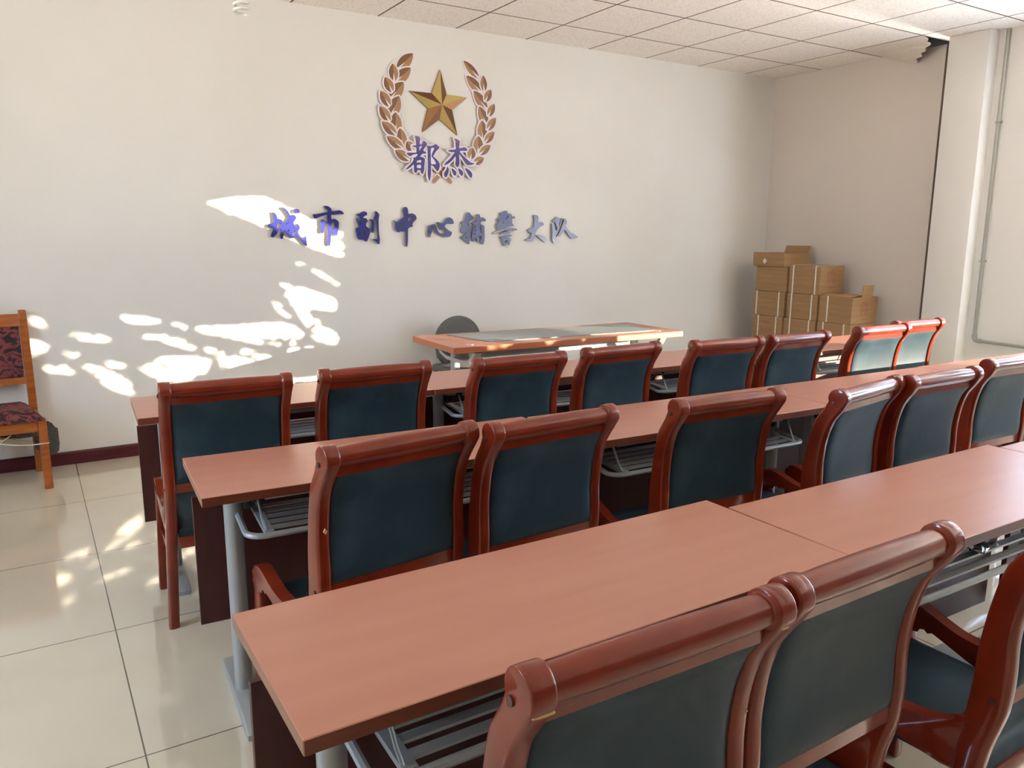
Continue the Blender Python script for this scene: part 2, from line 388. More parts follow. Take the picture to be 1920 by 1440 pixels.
bm = bmesh.new(); box(bm, XR+0.02, XR+0.024, -3.195, -2.52, 0.92, WTOP); tube(bm, [(XR+0.022, -3.195, 0.915), (XR+0.022, -2.52, 0.915)], 0.012)
tag(obj('added_blind', bm, M_blind, smooth=0), 'added white roller blind fully lowered to dim the window, right beside the pillar', 'blind')  # second added blind, stops the sun and softens glare on the tables
DATA = json.loads('''{"cheng":[[[783,1528],[795,1525],[808,1512],[812,1499],[815,1487],[822,1486],[839,1481],[846,1473],[851,1454],[855,1464],[866,1471],[881,1483],[889,1498],[878,1520],[860,1543],[843,1562],[858,1558],[877,1546],[891,1529],[900,1508],[907,1513],[925,1513],[937,1504],[939,1492],[928,1474],[920,1462],[924,1443],[933,1428],[939,1440],[941,1455],[952,1450],[961,1431],[952,1411],[947,1396],[961,1372],[977,1352],[987,1346],[986,1367],[1001,1370],[1002,1347],[1004,1308],[988,1318],[969,1338],[950,1357],[938,1377],[930,1372],[917,1360],[907,1360],[888,1369],[871,1384],[862,1403],[854,1415],[852,1399],[846,1369],[839,1355],[830,1357],[824,1372],[830,1396],[836,1418],[826,1418],[813,1403],[800,1384],[782,1366],[767,1367],[767,1384],[779,1408],[783,1425],[763,1429],[749,1439],[752,1451],[770,1453],[787,1461],[792,1473],[789,1492],[790,1511]],[[810,1444],[818,1454],[833,1464],[835,1454],[827,1435],[812,1422],[807,1425]],[[862,1449],[872,1457],[888,1464],[882,1454],[864,1442]],[[875,1411],[885,1418],[892,1411],[885,1404]],[[920,1409],[930,1409],[931,1392],[915,1374],[906,1379]],[[926,1540],[931,1550],[947,1552],[959,1546],[964,1526],[945,1524],[928,1525]]],"shi":[[[1134,1576],[1154,1576],[1170,1570],[1184,1557],[1186,1542],[1208,1542],[1232,1548],[1253,1546],[1266,1536],[1272,1524],[1239,1522],[1183,1516],[1179,1512],[1182,1497],[1183,1485],[1195,1491],[1211,1488],[1226,1478],[1234,1463],[1230,1428],[1223,1398],[1217,1376],[1199,1383],[1184,1395],[1179,1407],[1176,1377],[1172,1347],[1165,1307],[1154,1312],[1147,1330],[1151,1367],[1152,1402],[1151,1427],[1155,1457],[1142,1457],[1133,1437],[1127,1412],[1119,1392],[1103,1397],[1101,1417],[1107,1437],[1105,1454],[1103,1472],[1114,1484],[1127,1484],[1137,1472],[1155,1475],[1151,1497],[1155,1517],[1136,1514],[1107,1504],[1071,1491],[1056,1496],[1054,1510],[1057,1519],[1082,1521],[1116,1528],[1158,1537],[1156,1549],[1141,1561]],[[1182,1462],[1197,1468],[1202,1458],[1199,1428],[1195,1418],[1182,1423]]],"fu":[[[1362,1525],[1382,1527],[1401,1538],[1420,1545],[1437,1540],[1443,1529],[1439,1519],[1422,1511],[1411,1500],[1432,1498],[1442,1486],[1443,1473],[1434,1465],[1431,1447],[1439,1437],[1452,1429],[1460,1419],[1458,1394],[1450,1368],[1441,1350],[1433,1338],[1422,1341],[1406,1350],[1389,1349],[1373,1352],[1362,1368],[1356,1393],[1353,1419],[1358,1431],[1373,1434],[1376,1444],[1369,1464],[1362,1485],[1364,1496],[1381,1500],[1392,1503],[1376,1513]],[[1369,1492],[1381,1498],[1391,1495],[1383,1480],[1374,1476]],[[1387,1460],[1394,1466],[1398,1460],[1390,1454]],[[1362,1421],[1370,1426],[1375,1419],[1367,1411]],[[1377,1398],[1388,1401],[1385,1391],[1377,1391]],[[1376,1375],[1385,1375],[1381,1365]],[[1416,1411],[1424,1419],[1432,1414],[1432,1393],[1423,1377],[1419,1378],[1424,1396],[1421,1409]],[[1463,1491],[1476,1489],[1491,1479],[1494,1466],[1491,1440],[1488,1412],[1483,1398],[1474,1406],[1469,1419],[1471,1445],[1473,1471]],[[1503,1545],[1511,1547],[1525,1535],[1533,1523],[1531,1510],[1527,1492],[1525,1445],[1526,1394],[1530,1368],[1531,1347],[1527,1321],[1519,1319],[1505,1332],[1486,1347],[1475,1356],[1494,1354],[1511,1352],[1516,1368],[1513,1407],[1510,1445],[1508,1484],[1507,1504],[1496,1491],[1491,1481],[1487,1486],[1493,1502],[1502,1522]]],"zhong":[[[1719,1570],[1733,1581],[1748,1576],[1756,1555],[1755,1537],[1767,1533],[1785,1536],[1802,1532],[1817,1519],[1821,1501],[1813,1490],[1798,1477],[1789,1464],[1787,1456],[1791,1445],[1774,1440],[1756,1432],[1751,1421],[1750,1368],[1748,1334],[1743,1302],[1735,1302],[1730,1329],[1728,1368],[1728,1410],[1709,1409],[1689,1411],[1683,1402],[1671,1404],[1657,1418],[1652,1436],[1650,1460],[1653,1475],[1639,1487],[1653,1480],[1667,1473],[1691,1489],[1714,1505],[1723,1515],[1719,1531],[1715,1552]],[[1754,1492],[1759,1505],[1775,1516],[1787,1514],[1784,1498],[1769,1482],[1757,1476]],[[1686,1434],[1695,1450],[1713,1465],[1722,1460],[1713,1447],[1695,1430]]],"xin":[[[1919,1452],[1936,1449],[1945,1433],[1944,1409],[1935,1387],[1928,1367],[1916,1374],[1909,1395],[1911,1422]],[[1948,1458],[1966,1461],[1978,1449],[1984,1433],[1993,1412],[2008,1398],[2032,1394],[2054,1397],[2057,1404],[2048,1423],[2041,1431],[2039,1420],[2024,1420],[2008,1431],[1997,1455],[1985,1476],[2003,1476],[2024,1469],[2037,1471],[2052,1490],[2071,1507],[2090,1513],[2111,1503],[2125,1483],[2125,1467],[2108,1464],[2073,1466],[2067,1466],[2049,1447],[2067,1428],[2088,1415],[2107,1407],[2108,1391],[2094,1374],[2069,1369],[2038,1370],[2005,1382],[1980,1401],[1963,1425]]],"fu2":[[[2232,1534],[2245,1552],[2258,1551],[2277,1529],[2299,1516],[2297,1504],[2273,1490],[2254,1479],[2260,1468],[2270,1455],[2273,1441],[2266,1430],[2279,1427],[2273,1416],[2263,1402],[2263,1369],[2259,1336],[2256,1316],[2243,1325],[2221,1344],[2196,1361],[2186,1369],[2202,1377],[2224,1391],[2234,1408],[2212,1396],[2193,1405],[2187,1424],[2200,1446],[2197,1462],[2184,1478],[2203,1484],[2225,1495],[2229,1515]],[[2241,1463],[2252,1474],[2246,1454]],[[2223,1366],[2231,1369],[2231,1356]],[[2325,1538],[2341,1540],[2351,1527],[2354,1514],[2373,1517],[2393,1509],[2402,1492],[2393,1488],[2370,1489],[2354,1475],[2363,1464],[2386,1453],[2389,1425],[2391,1383],[2389,1347],[2382,1316],[2372,1313],[2356,1330],[2346,1350],[2343,1333],[2330,1336],[2324,1358],[2311,1359],[2304,1338],[2291,1338],[2282,1361],[2282,1397],[2292,1430],[2299,1458],[2289,1469],[2276,1474],[2299,1480],[2325,1497],[2328,1516]],[[2303,1444],[2316,1459],[2315,1447],[2306,1438]],[[2306,1418],[2319,1426],[2313,1416]],[[2300,1400],[2307,1400],[2307,1388],[2301,1388]],[[2352,1453],[2360,1448],[2365,1405],[2360,1400],[2356,1430]],[[2345,1375],[2363,1376],[2361,1351],[2347,1354]]],"jing":[[[2526,1550],[2546,1553],[2556,1561],[2580,1569],[2596,1565],[2598,1551],[2617,1551],[2634,1540],[2639,1527],[2658,1529],[2668,1519],[2658,1512],[2641,1509],[2641,1478],[2658,1455],[2644,1452],[2617,1449],[2590,1443],[2563,1432],[2536,1426],[2513,1426],[2503,1443],[2499,1465],[2516,1476],[2523,1491],[2501,1497],[2506,1507],[2526,1516],[2536,1527]],[[2588,1531],[2597,1538],[2605,1531],[2600,1517],[2580,1504],[2576,1508],[2593,1520]],[[2548,1478],[2560,1483],[2563,1473]],[[2593,1483],[2602,1487],[2604,1481]],[[2456,1397],[2489,1412],[2536,1426],[2583,1435],[2617,1439],[2651,1437],[2679,1434],[2684,1424],[2665,1420],[2634,1418],[2604,1422],[2567,1416],[2523,1405],[2483,1392]],[[2530,1395],[2563,1405],[2604,1416],[2617,1415],[2624,1404],[2617,1397],[2584,1391],[2543,1388]],[[2523,1369],[2550,1375],[2584,1382],[2617,1388],[2633,1384],[2633,1374],[2604,1371],[2577,1367],[2563,1358],[2584,1358],[2611,1364],[2628,1358],[2631,1344],[2621,1332],[2618,1311],[2604,1311],[2584,1310],[2570,1300],[2557,1312],[2550,1335],[2546,1361]],[[2572,1338],[2597,1344],[2590,1329],[2574,1324]]],"da":[[[2838,1540],[2860,1542],[2881,1532],[2886,1515],[2883,1486],[2903,1486],[2924,1487],[2937,1472],[2928,1460],[2903,1449],[2879,1428],[2861,1405],[2854,1384],[2844,1355],[2834,1342],[2809,1335],[2767,1338],[2774,1349],[2788,1358],[2805,1355],[2816,1376],[2822,1399],[2801,1407],[2785,1425],[2815,1433],[2843,1451],[2846,1480],[2846,1512]],[[2861,1387],[2897,1389],[2926,1382],[2951,1367],[2964,1349],[2962,1329],[2948,1329],[2915,1352],[2886,1370]]],"dui":[[[3025,1499],[3043,1517],[3057,1529],[3075,1528],[3090,1515],[3087,1488],[3084,1459],[3086,1429],[3078,1403],[3060,1388],[3057,1355],[3055,1321],[3039,1323],[3024,1346],[3021,1385],[3022,1429],[3018,1476],[3029,1479],[3044,1458],[3052,1432],[3061,1420],[3070,1441],[3058,1470],[3047,1488],[3029,1494]],[[3091,1462],[3095,1477],[3112,1512],[3123,1520],[3149,1516],[3164,1498],[3158,1474],[3150,1456],[3169,1436],[3207,1409],[3245,1391],[3272,1379],[3278,1370],[3258,1360],[3216,1357],[3189,1379],[3163,1412],[3140,1430],[3129,1415],[3115,1394],[3097,1378],[3067,1373],[3082,1391],[3103,1426],[3121,1465],[3135,1501],[3129,1511],[3116,1500],[3102,1474]]],"du":[[[1820,2077],[1840,2077],[1858,2068],[1854,2026],[1871,2022],[1880,2041],[1882,2047],[1898,2044],[1911,2031],[1909,2017],[1891,1998],[1881,1980],[1894,1975],[1905,1967],[1902,1961],[1880,1960],[1867,1951],[1857,1936],[1873,1935],[1893,1923],[1892,1906],[1888,1877],[1886,1844],[1877,1821],[1871,1816],[1859,1829],[1858,1842],[1835,1842],[1826,1827],[1818,1823],[1809,1835],[1808,1873],[1806,1884],[1783,1863],[1760,1849],[1741,1842],[1760,1862],[1787,1886],[1807,1913],[1802,1926],[1820,1931],[1837,1946],[1834,1955],[1805,1950],[1778,1937],[1762,1945],[1753,1958],[1795,1961],[1828,1965],[1828,1998],[1812,2001],[1796,2009],[1812,2012],[1827,2015],[1826,2046]],[[1853,2005],[1875,2013],[1861,1991],[1851,1976],[1849,1990]],[[1831,1906],[1863,1914],[1863,1896],[1839,1896],[1831,1888]],[[1831,1877],[1856,1881],[1863,1878],[1862,1858],[1835,1857],[1829,1859]],[[1911,2014],[1947,2016],[1971,2026],[1981,2030],[1998,2022],[2011,2008],[2001,1996],[1980,1977],[1967,1956],[1960,1944],[1983,1928],[2006,1906],[2013,1882],[2005,1856],[1995,1842],[1982,1852],[1962,1874],[1942,1883],[1941,1850],[1939,1806],[1927,1770],[1920,1790],[1916,1819],[1918,1878],[1918,1965],[1917,2000]],[[1942,1996],[1971,2003],[1960,1979],[1950,1955],[1950,1941],[1969,1921],[1982,1901],[1979,1890],[1959,1889],[1942,1894]]],"jie":[[[2135,2079],[2155,2077],[2179,2065],[2176,2039],[2174,2012],[2200,2019],[2224,2022],[2244,2007],[2238,1999],[2200,1997],[2179,1991],[2199,1969],[2234,1941],[2269,1918],[2305,1911],[2283,1900],[2248,1896],[2227,1910],[2199,1945],[2178,1971],[2173,1967],[2175,1920],[2171,1890],[2160,1877],[2146,1889],[2143,1903],[2147,1936],[2145,1960],[2123,1932],[2095,1907],[2067,1891],[2047,1887],[2071,1912],[2102,1940],[2130,1971],[2137,1983],[2103,1983],[2082,1993],[2120,2000],[2148,2006],[2146,2037],[2145,2063]],[[2077,1878],[2086,1856],[2080,1826],[2063,1800],[2049,1810],[2048,1831],[2067,1855]],[[2110,1866],[2132,1858],[2148,1841],[2146,1823],[2135,1815],[2121,1831]],[[2165,1869],[2188,1861],[2205,1843],[2203,1825],[2195,1816],[2177,1833]],[[2223,1874],[2251,1864],[2276,1846],[2283,1826],[2276,1804],[2262,1813],[2240,1842]]],"leafL":[[[1825,2635],[1702,2515],38],[[1804,2538],[1681,2427],38],[[1669,2552],[1676,2437],33],[[1747,2437],[1639,2311],42],[[1607,2457],[1659,2363],33],[[1710,2340],[1641,2198],43],[[1570,2362],[1635,2267],33],[[1679,2230],[1679,2083],42],[[1561,2261],[1632,2163],33],[[1710,2124],[1728,1991],38],[[1572,2158],[1678,2075],33],[[1757,2036],[1804,1974],33],[[1604,2061],[1728,1986],32],[[1664,1970],[1774,1910],32]],"leafR":[[[2226,2633],[2353,2525],28],[[2248,2530],[2374,2426],36],[[2389,2548],[2398,2435],27],[[2306,2432],[2418,2311],37],[[2455,2453],[2406,2366],28],[[2352,2325],[2416,2193],37],[[2484,2353],[2430,2262],27],[[2377,2228],[2378,2077],39],[[2494,2254],[2420,2160],28],[[2344,2113],[2337,1982],39],[[2480,2152],[2397,2068],28],[[2292,2025],[2271,1942],33],[[2445,2052],[2349,1980],27],[[2387,1955],[2299,1913],27]],"star":[[2032,2548],[2080,2384],[2250,2378],[2125,2280],[2167,2107],[2023,2207],[1884,2110],[1932,2275],[1789,2382],[1963,2383],[2028,2305]],"stem":[[[1974,1771],[2068,1864]],[[2106,1773],[2013,1843]]],"patch":[[[312,1605],[419,1620],[526,1617],[637,1618],[750,1621],[847,1579],[945,1531],[1029,1487],[1150,1442],[1265,1391],[1259,1227],[1214,1236],[1099,1280],[995,1315],[870,1373],[748,1430],[629,1482],[475,1539],[401,1580]],[[824,1056],[870,1050],[895,1032],[878,1020],[840,1034]],[[851,996],[904,1024],[981,1017],[1086,979],[1193,939],[1207,850],[1126,867],[1046,884],[975,879],[1016,816],[1095,772],[1041,779],[978,761],[946,819],[898,908]],[[754,931],[796,930],[824,894],[859,824],[834,834],[794,887]],[[116,835],[160,824],[211,793],[181,791]],[[260,790],[349,793],[507,788],[671,791],[823,787],[891,762],[958,705],[905,691],[750,697],[584,716],[424,735],[308,754]],[[-174,889],[-125,887],[-20,870],[51,842],[-15,834],[-128,848]],[[45,764],[102,735],[153,716],[86,720],[42,731]],[[85,708],[152,699],[219,683],[254,643],[187,668]],[[1026,732],[1058,756],[1138,729],[1205,681],[1199,645],[1118,677]],[[1007,702],[1100,670],[1212,622],[1116,637],[1045,660]],[[851,651],[878,680],[917,681],[907,638],[858,633]],[[848,608],[914,612],[889,552],[849,524],[838,565]],[[976,607],[1007,614],[1051,584],[1100,468],[983,478],[937,441],[900,498]],[[1087,599],[1225,593],[1210,454],[1166,503]],[[408,732],[535,707],[799,650],[631,670]],[[515,641],[660,596],[825,487],[740,511],[625,564]],[[376,592],[495,583],[624,547],[823,452],[567,414],[350,435],[404,540]],[[34,619],[183,607],[290,607],[334,562],[315,514],[283,491],[172,452],[23,466],[-87,557]],[[301,656],[340,653],[425,614],[354,619]],[[1040,1144],[1101,1126],[1233,1044],[1206,1046],[1091,1104]],[[925,1193],[955,1197],[976,1190],[954,1184]],[[-650,908],[-621,903],[-594,880],[-567,847],[-603,849],[-653,877]],[[-663,773],[-623,763],[-571,735],[-555,713],[-611,699],[-648,681],[-676,676]],[[-443,794],[-344,788],[-206,742],[-322,747],[-396,762]],[[-58,762],[92,745],[104,722],[-32,746]],[[-717,1632],[-683,1630],[-671,1607],[-693,1587],[-720,1600]],[[-412,605],[-301,576],[-167,491],[-127,393],[-265,448]],[[-297,615],[-206,595],[-161,571],[-243,578]],[[-609,609],[-480,598],[-450,551],[-569,580]],[[-493,689],[-396,662],[-441,659]]]}''')

# tree outside: leaves fill the crown except where the photograph's sun flecks come through
PATCH = [[(x/1000, z/1000) for x, z in pl] for pl in DATA['patch']]
def pdist(pl, x, y):
    ins = False; best = 9.0; n = len(pl)
    for i in range(n):
        (ax, ay), (bx, by) = pl[i], pl[(i+1) % n]
        if (ay > y) != (by > y) and x < (bx-ax)*(y-ay)/(by-ay)+ax: ins = not ins
        dx, dy = bx-ax, by-ay; L = dx*dx+dy*dy
        t = 0 if L == 0 else max(0, min(1, ((x-ax)*dx+(y-ay)*dy)/L))
        d = math.hypot(ax+t*dx-x, ay+t*dy-y)
        if d < best: best = d
    return -best if ins else best
BBX = [(min(p[0] for p in pl)-.15, max(p[0] for p in pl)+.15, min(p[1] for p in pl)-.15, max(p[1] for p in pl)+.15) for pl in PATCH]
def fleck(x, z):
    d = 9.0
    for pl, (a, b, c, e) in zip(PATCH, BBX):
        if a < x < b and c < z < e: d = min(d, pdist(pl, x, z))
    return d
rnd = random.Random(5)
tree = empty('shrub_tree', 'leafy green tree outside the windows', 'tree', (7.2, -7.4, -0.5))
bm = bmesh.new(); nleaf = 0
su = Vector((1, 1, 0)).normalized(); sd_ = Vector((-1, 1, -SUN_T)).normalized(); sv = su.cross(sd_)
def leafq(X, Z, px, r):
    P = Vector((px, X-px, Z-SUN_T*(X-px))) - Vector(tree.location)
    a = rnd.uniform(0, 2*pi); u = (su*cos(a)+sv*sin(a) + sd_*rnd.uniform(-.35, .35)); v = (-su*sin(a)+sv*cos(a) + sd_*rnd.uniform(-.35, .35))
    q = [P+u*r, P+v*r*0.62, P-u*r, P-v*r*0.62]
    bm.faces.new([bm.verts.new(c) for c in q])
DIM = {3: .10, 11: .08, 15: .12, 16: .10, 17: .10, 18: .12, 19: .12, 20: .06, 21: .10, 24: .10, 26: .16, 27: .08, 28: .10, 29: .14, 30: .14}
def near(x, z):
    d, p = 9.0, 0.0
    for i, (pl, (a, b, c, e)) in enumerate(zip(PATCH, BBX)):
        if a < x < b and c < z < e:
            q = pdist(pl, x, z)
            if q < d: d, p = q, DIM.get(i, 0.0)
    return d, p
for r, num in ((0.11, 4600), (0.055, 6500), (0.026, 12000), (0.017, 26000)):
    for k in range(num):
        X = rnd.uniform(-3.3, 1.42); Z = rnd.uniform(-0.75, 2.2)
        if r < 0.03: X = rnd.uniform(-0.85, 1.40); Z = rnd.uniform(0.3, 1.75)
        if X > 0.42 and Z < 0.39 + r*0.8: continue
        dd, p = near(X, Z)
        if X > 0.3 and Z < 0.462 + 0.025*sin(19*X): dd = 1.0 if r < .1 else 0.0
        if dd < r*0.9 - 0.008 and not (r < 0.03 and p > 0 and rnd.random() < p*0.55): continue
        if r < 0.03 and (0.2 if r > .02 else 0.08) < dd < 0.9: continue
        leafq(X, Z, rnd.uniform(6.35, 7.4), r)
for k in range(2600): leafq(rnd.uniform(2.22, 3.25), rnd.uniform(-0.7, 2.3), rnd.uniform(6.2, 7.2), 0.08)  # extra leaves added only to stop the sun at the pillar end
obj('sun_blocking_foliage', bm, M_leafg, tree, smooth=0)
bm = bmesh.new(); tube(bm, [(0.4, -1.6, 0), (0.42, -1.62, 1.0), (0.38, -1.5, 2.4)], [0.10, 0.085, 0.05]); 
for s in range(7):
    a = s*0.9; tube(bm, [(0.4, -1.6, 0.7+s*0.2), (0.4+0.25*cos(a), -1.6+0.7*sin(a), 1.2+s*0.2), (0.4+0.4*cos(a), -1.6+1.3*sin(a), 1.5+s*0.2)], [0.04, 0.028, 0.012])
obj('trunk', bm, M_bark, tree)

# ---------------------------------------------------------------- wall lettering and emblem
def outline(name, contours, mats, y_back, depth, bevel=0.0, n=3):
    cu = bpy.data.curves.new('tmp', 'CURVE'); cu.dimensions = '2D'; cu.fill_mode = 'BOTH'
    cu.extrude = depth/2 - bevel; cu.bevel_depth = bevel; cu.bevel_resolution = 2 if bevel else 0
    for c in contours:
        pts = smooth_poly([(a/1000, b/1000) for a, b in c], n) if n > 1 else [Vector((a/1000, b/1000)) for a, b in c]
        s = cu.splines.new('POLY'); s.points.add(len(pts)-1); s.use_cyclic_u = True
        for p, q in zip(s.points, pts): p.co = (q[0], q[1], 0, 1)
    t = bpy.data.objects.new('tmp', cu); COL.objects.link(t)
    dg = bpy.context.evaluated_depsgraph_get(); dg.update()
    me = bpy.data.meshes.new_from_object(t.evaluated_get(dg)); me.name = name
    bpy.data.objects.remove(t)
    me.materials.clear()
    for mm in mats: me.materials.append(mm)
    for v in me.vertices: v.co = Vector((v.co.x, y_back - depth/2 - v.co.z, v.co.y))
    for p in me.polygons:
        p.material_index = 0 if (p.normal.y < -0.6 or len(mats) == 1) else 1
        p.use_smooth = False
    o = bpy.data.objects.new(name, me); COL.objects.link(o)
    return o
LET = [('cheng', 'dark blue raised character farthest left in the wall lettering, half in sunlight'),
       ('shi', 'blue raised wall character with long vertical tail, second from left, edge of sunlight'),
       ('fu', 'blue raised wall character third from left, just right of the sun patch'),
       ('zhong', 'blue raised wall character with one long vertical spike, left below the star'),
       ('xin', 'small flat blue wall character of curved strokes and a dot, centre of the lettering'),
       ('fu2', 'dense blue raised wall character fourth from the right end of the lettering'),
       ('jing', 'tallest densest blue wall character, stacked strokes with a long bar, third from the right'),
       ('da', 'open blue wall character like a striding figure, second from the right end'),
       ('dui', 'pale blue raised character at the far right end of the wall lettering')]
for key, lab in LET:
    o = outline('wall_character', DATA[key], [M_blue, M_bside], -0.004, 0.018, 0.0)
    pts = [q for c in DATA[key] for q in c]
    cx, cz = sum(q[0] for q in pts)/len(pts)/1000, min(q[1] for q in pts)/1000
    for v in o.data.vertices: v.co -= Vector((cx, -0.002, cz))
    o.location = (cx, -0.002, cz)
    tag(o, lab, 'wall character', 'blue characters of the wall lettering')

em = empty('wall_emblem', 'gold wreath emblem with star and two violet characters on the white wall', 'emblem', (2.03, -0.001, 1.755))
eloc = Vector(em.location)
def flat_poly(bm, pts, y, th, mi):
    """extruded flat polygon facing -y"""
    A = [bm.verts.new((x, y, z)) for x, z in pts]; B = [bm.verts.new((x, y+th, z)) for x, z in pts]
    n = len(pts)
    bm.faces.new(A).material_index = mi
    for i in range(n): bm.faces.new((A[i], A[(i+1) % n], B[(i+1) % n], B[i])).material_index = mi
    return A
def capsule(bm, a, b, r, y, th, mi, n=6):
    a, b = Vector(a), Vector(b); d = (b-a)
    d = d.normalized() if d.length > 1e-6 else Vector((1, 0)); p = Vector((-d.y, d.x)); pts = []
    for k in range(n+1):
        t = pi*k/n; pts.append(b + p*r*cos(t) + d*r*sin(t))
    for k in range(n+1):
        t = pi*k/n; pts.append(a - p*r*cos(t) - d*r*sin(t))
    flat_poly(bm, [(q.x, q.y) for q in pts], y, th, mi)
def leaf_shape(tip, base, hw, k=14):
    tip, base = Vector(tip), Vector(base); d = tip-base; p = Vector((-d.y, d.x)).normalized(); L, R = [], []
    for i in range(k+1):
        t = i/k; w = hw*(sin(pi*min(1, t*0.94+0.06))**0.75) if t < 1 else 0
        c = base + d*t
        L.append(c + p*w); R.append(c - p*w)
    return L, R
for side, key in ((1, 'leafL'), (-1, 'leafR')):
    bm = bmesh.new()
    for i, (tip, base, hw) in enumerate(DATA[key]):
        tip = Vector(tip)/1000 - Vector((eloc.x, eloc.z)); base = Vector(base)/1000 - Vector((eloc.x, eloc.z)); hw = hw/1000*1.06
        y = -0.004 - i*0.0012
        L, R = leaf_shape(tip, base, hw)
        ring = L + R[-2:0:-1]
        for q_, (a, b) in enumerate(zip(ring, ring[1:]+ring[:1])): capsule(bm, a, b, 0.0095, y-q_*1e-5, 0.004, 0, 4)
        flat_poly(bm, [(q.x, q.y) for q in ring], y-0.0004, 0.002, 0)
        mid = [(a+b)/2 for a, b in zip(L, R)]
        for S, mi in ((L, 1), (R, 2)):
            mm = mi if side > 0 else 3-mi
            A = [bm.verts.new((q.x, y-0.0005, q.y)) for q in S]; B = [bm.verts.new((q.x, y-0.0010, q.y)) for q in mid]
            for j in range(len(S)-1):
                try: bm.faces.new((A[j], A[j+1], B[j+1], B[j])).material_index = mm
                except ValueError: pass
        v0, v1 = base, base + (tip-base)*0.48; d = (v1-v0); p = Vector((-d.y, d.x)).normalized()*0.009
        f = bm.faces.new([bm.verts.new((q.x, y-0.0012, q.y)) for q in (v0+p, v0-p, v1)]); f.material_index = 0
    bmesh.ops.remove_doubles(bm, verts=bm.verts[:], dist=1e-6)
    wb_ = obj('wreath_branch', bm, [M_lilac, M_leafa, M_leafb], em, smooth=0)
    bm = bmesh.new()
    st = DATA['stem'][0 if side > 0 else 1]
    a, b = (Vector(q)/1000 - Vector((eloc.x, eloc.z)) for q in st)
    o_ = 0.0012*side; capsule(bm, a, b, 0.026, -0.0035+o_, 0.002, 0); capsule(bm, a, b, 0.017, -0.0040+o_, 0.002, 2)
    obj('stem', bm, [M_lilac, M_leafa, M_leafb], wb_, smooth=0)
bm = bmesh.new()
sp_ = [Vector(q)/1000 - Vector((eloc.x, eloc.z)) for q in DATA['star']]
ctr = sp_[10]; ring = [bm.verts.new((q.x, -0.012, q.y)) for q in sp_[:10]]; bk = [bm.verts.new((q.x, -0.001, q.y)) for q in sp_[:10]]
cv = bm.verts.new((ctr.x, -0.045, ctr.y))
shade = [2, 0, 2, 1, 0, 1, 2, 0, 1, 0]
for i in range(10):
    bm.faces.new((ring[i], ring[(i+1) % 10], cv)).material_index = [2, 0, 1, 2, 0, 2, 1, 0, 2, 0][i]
    bm.faces.new((ring[i], bk[i], bk[(i+1) % 10], ring[(i+1) % 10])).material_index = 2
obj('star', bm, M_gold, em, smooth=0, label='five-pointed faceted gold star')
for key in ('du', 'jie'):
    bm = bmesh.new(); kq = 0
    for c in DATA[key]:
        pts = [(a/1000-eloc.x, b/1000-eloc.z) for a, b in c]
        for a, b in zip(pts, pts[1:]+pts[:1]): capsule(bm, a, b, 0.0125, -0.0215-kq*1e-5, 0.005, 0, 6); kq += 1
        flat_poly(bm, pts, -0.0232-kq*1e-6, 0.003, 0)
    bk = obj('character_backing', bm, M_lilac, em, smooth=0)
    o = outline('character', DATA[key], [M_ink], -0.0235, 0.003, 0.0)
    for v in o.data.vertices: v.co -= eloc
    o.parent = em; o['label'] = 'violet character with pale outline'

# ---------------------------------------------------------------- chairs with leather backs
F = [(0, .134), (.20, .131), (.36, .126), (.45, .119), (.50, .113), (.55, .109), (.63, .105), (.72, .093), (.80, .074), (.835, .052), (.86, .036)]
B = [(0, .098), (.20, .088), (.36, .074), (.43, .064), (.47, .054), (.51, .045), (.58, .041), (.66, .043), (.74, .034), (.80, .016), (.83, -.003), (.848, -.016)]
FZ, FR = 0.882, 0.031
def build_post(bm, xc, hx):
    """curved back post: rounded rectangular sections from the foot up into the round head"""
    st = [((spline(F, z), z), (spline(B, z), z), 1.0) for z in [0.845*k/40 for k in range(41)]]
    for k in range(0, 15):
        a = radians(-22 + 108*k/14)
        st.append(((0.003 + FR*cos(a), FZ + FR*sin(a)), (0.001 - FR*cos(a), FZ + FR*sin(a)), 0.45))
    rings = []
    for (fy, fz), (by, bz), q in st:
        c = Vector((0, (fy+by)/2, (fz+bz)/2)); d = Vector((0, by-fy, bz-fz)); w = d.length/2; d.normalize()
        rb = min(0.0125*q, w*0.9); rf = min(0.007*q, w*0.9); ring = []
        for sx, sy, rr_ in ((1, 1, rb), (-1, 1, rb), (-1, -1, rf), (1, -1, rf)):
            a0 = {(1, 1): 0, (-1, 1): 90, (-1, -1): 180, (1, -1): 270}[(sx, sy)]
            xs = xc + math.copysign(0.018*max(0, 1-c.z/0.45), xc)
            for m_ in range(5):
                a = radians(a0 + 90*m_/4)
                ring.append(Vector((xs + sx*(hx-rr_) + rr_*cos(a), 0, 0)) + c + d*(sy*(w-rr_) + rr_*sin(a)))
        rings.append([bm.verts.new(v) for v in ring])
    n = len(rings[0])
    for a, b in zip(rings, rings[1:]):
        for k in range(n): bm.faces.new((a[k], a[(k+1) % n], b[(k+1) % n], b[k]))
    bm.faces.new(rings[0][::-1]); bm.faces.new(rings[-1])
PX = 0.198
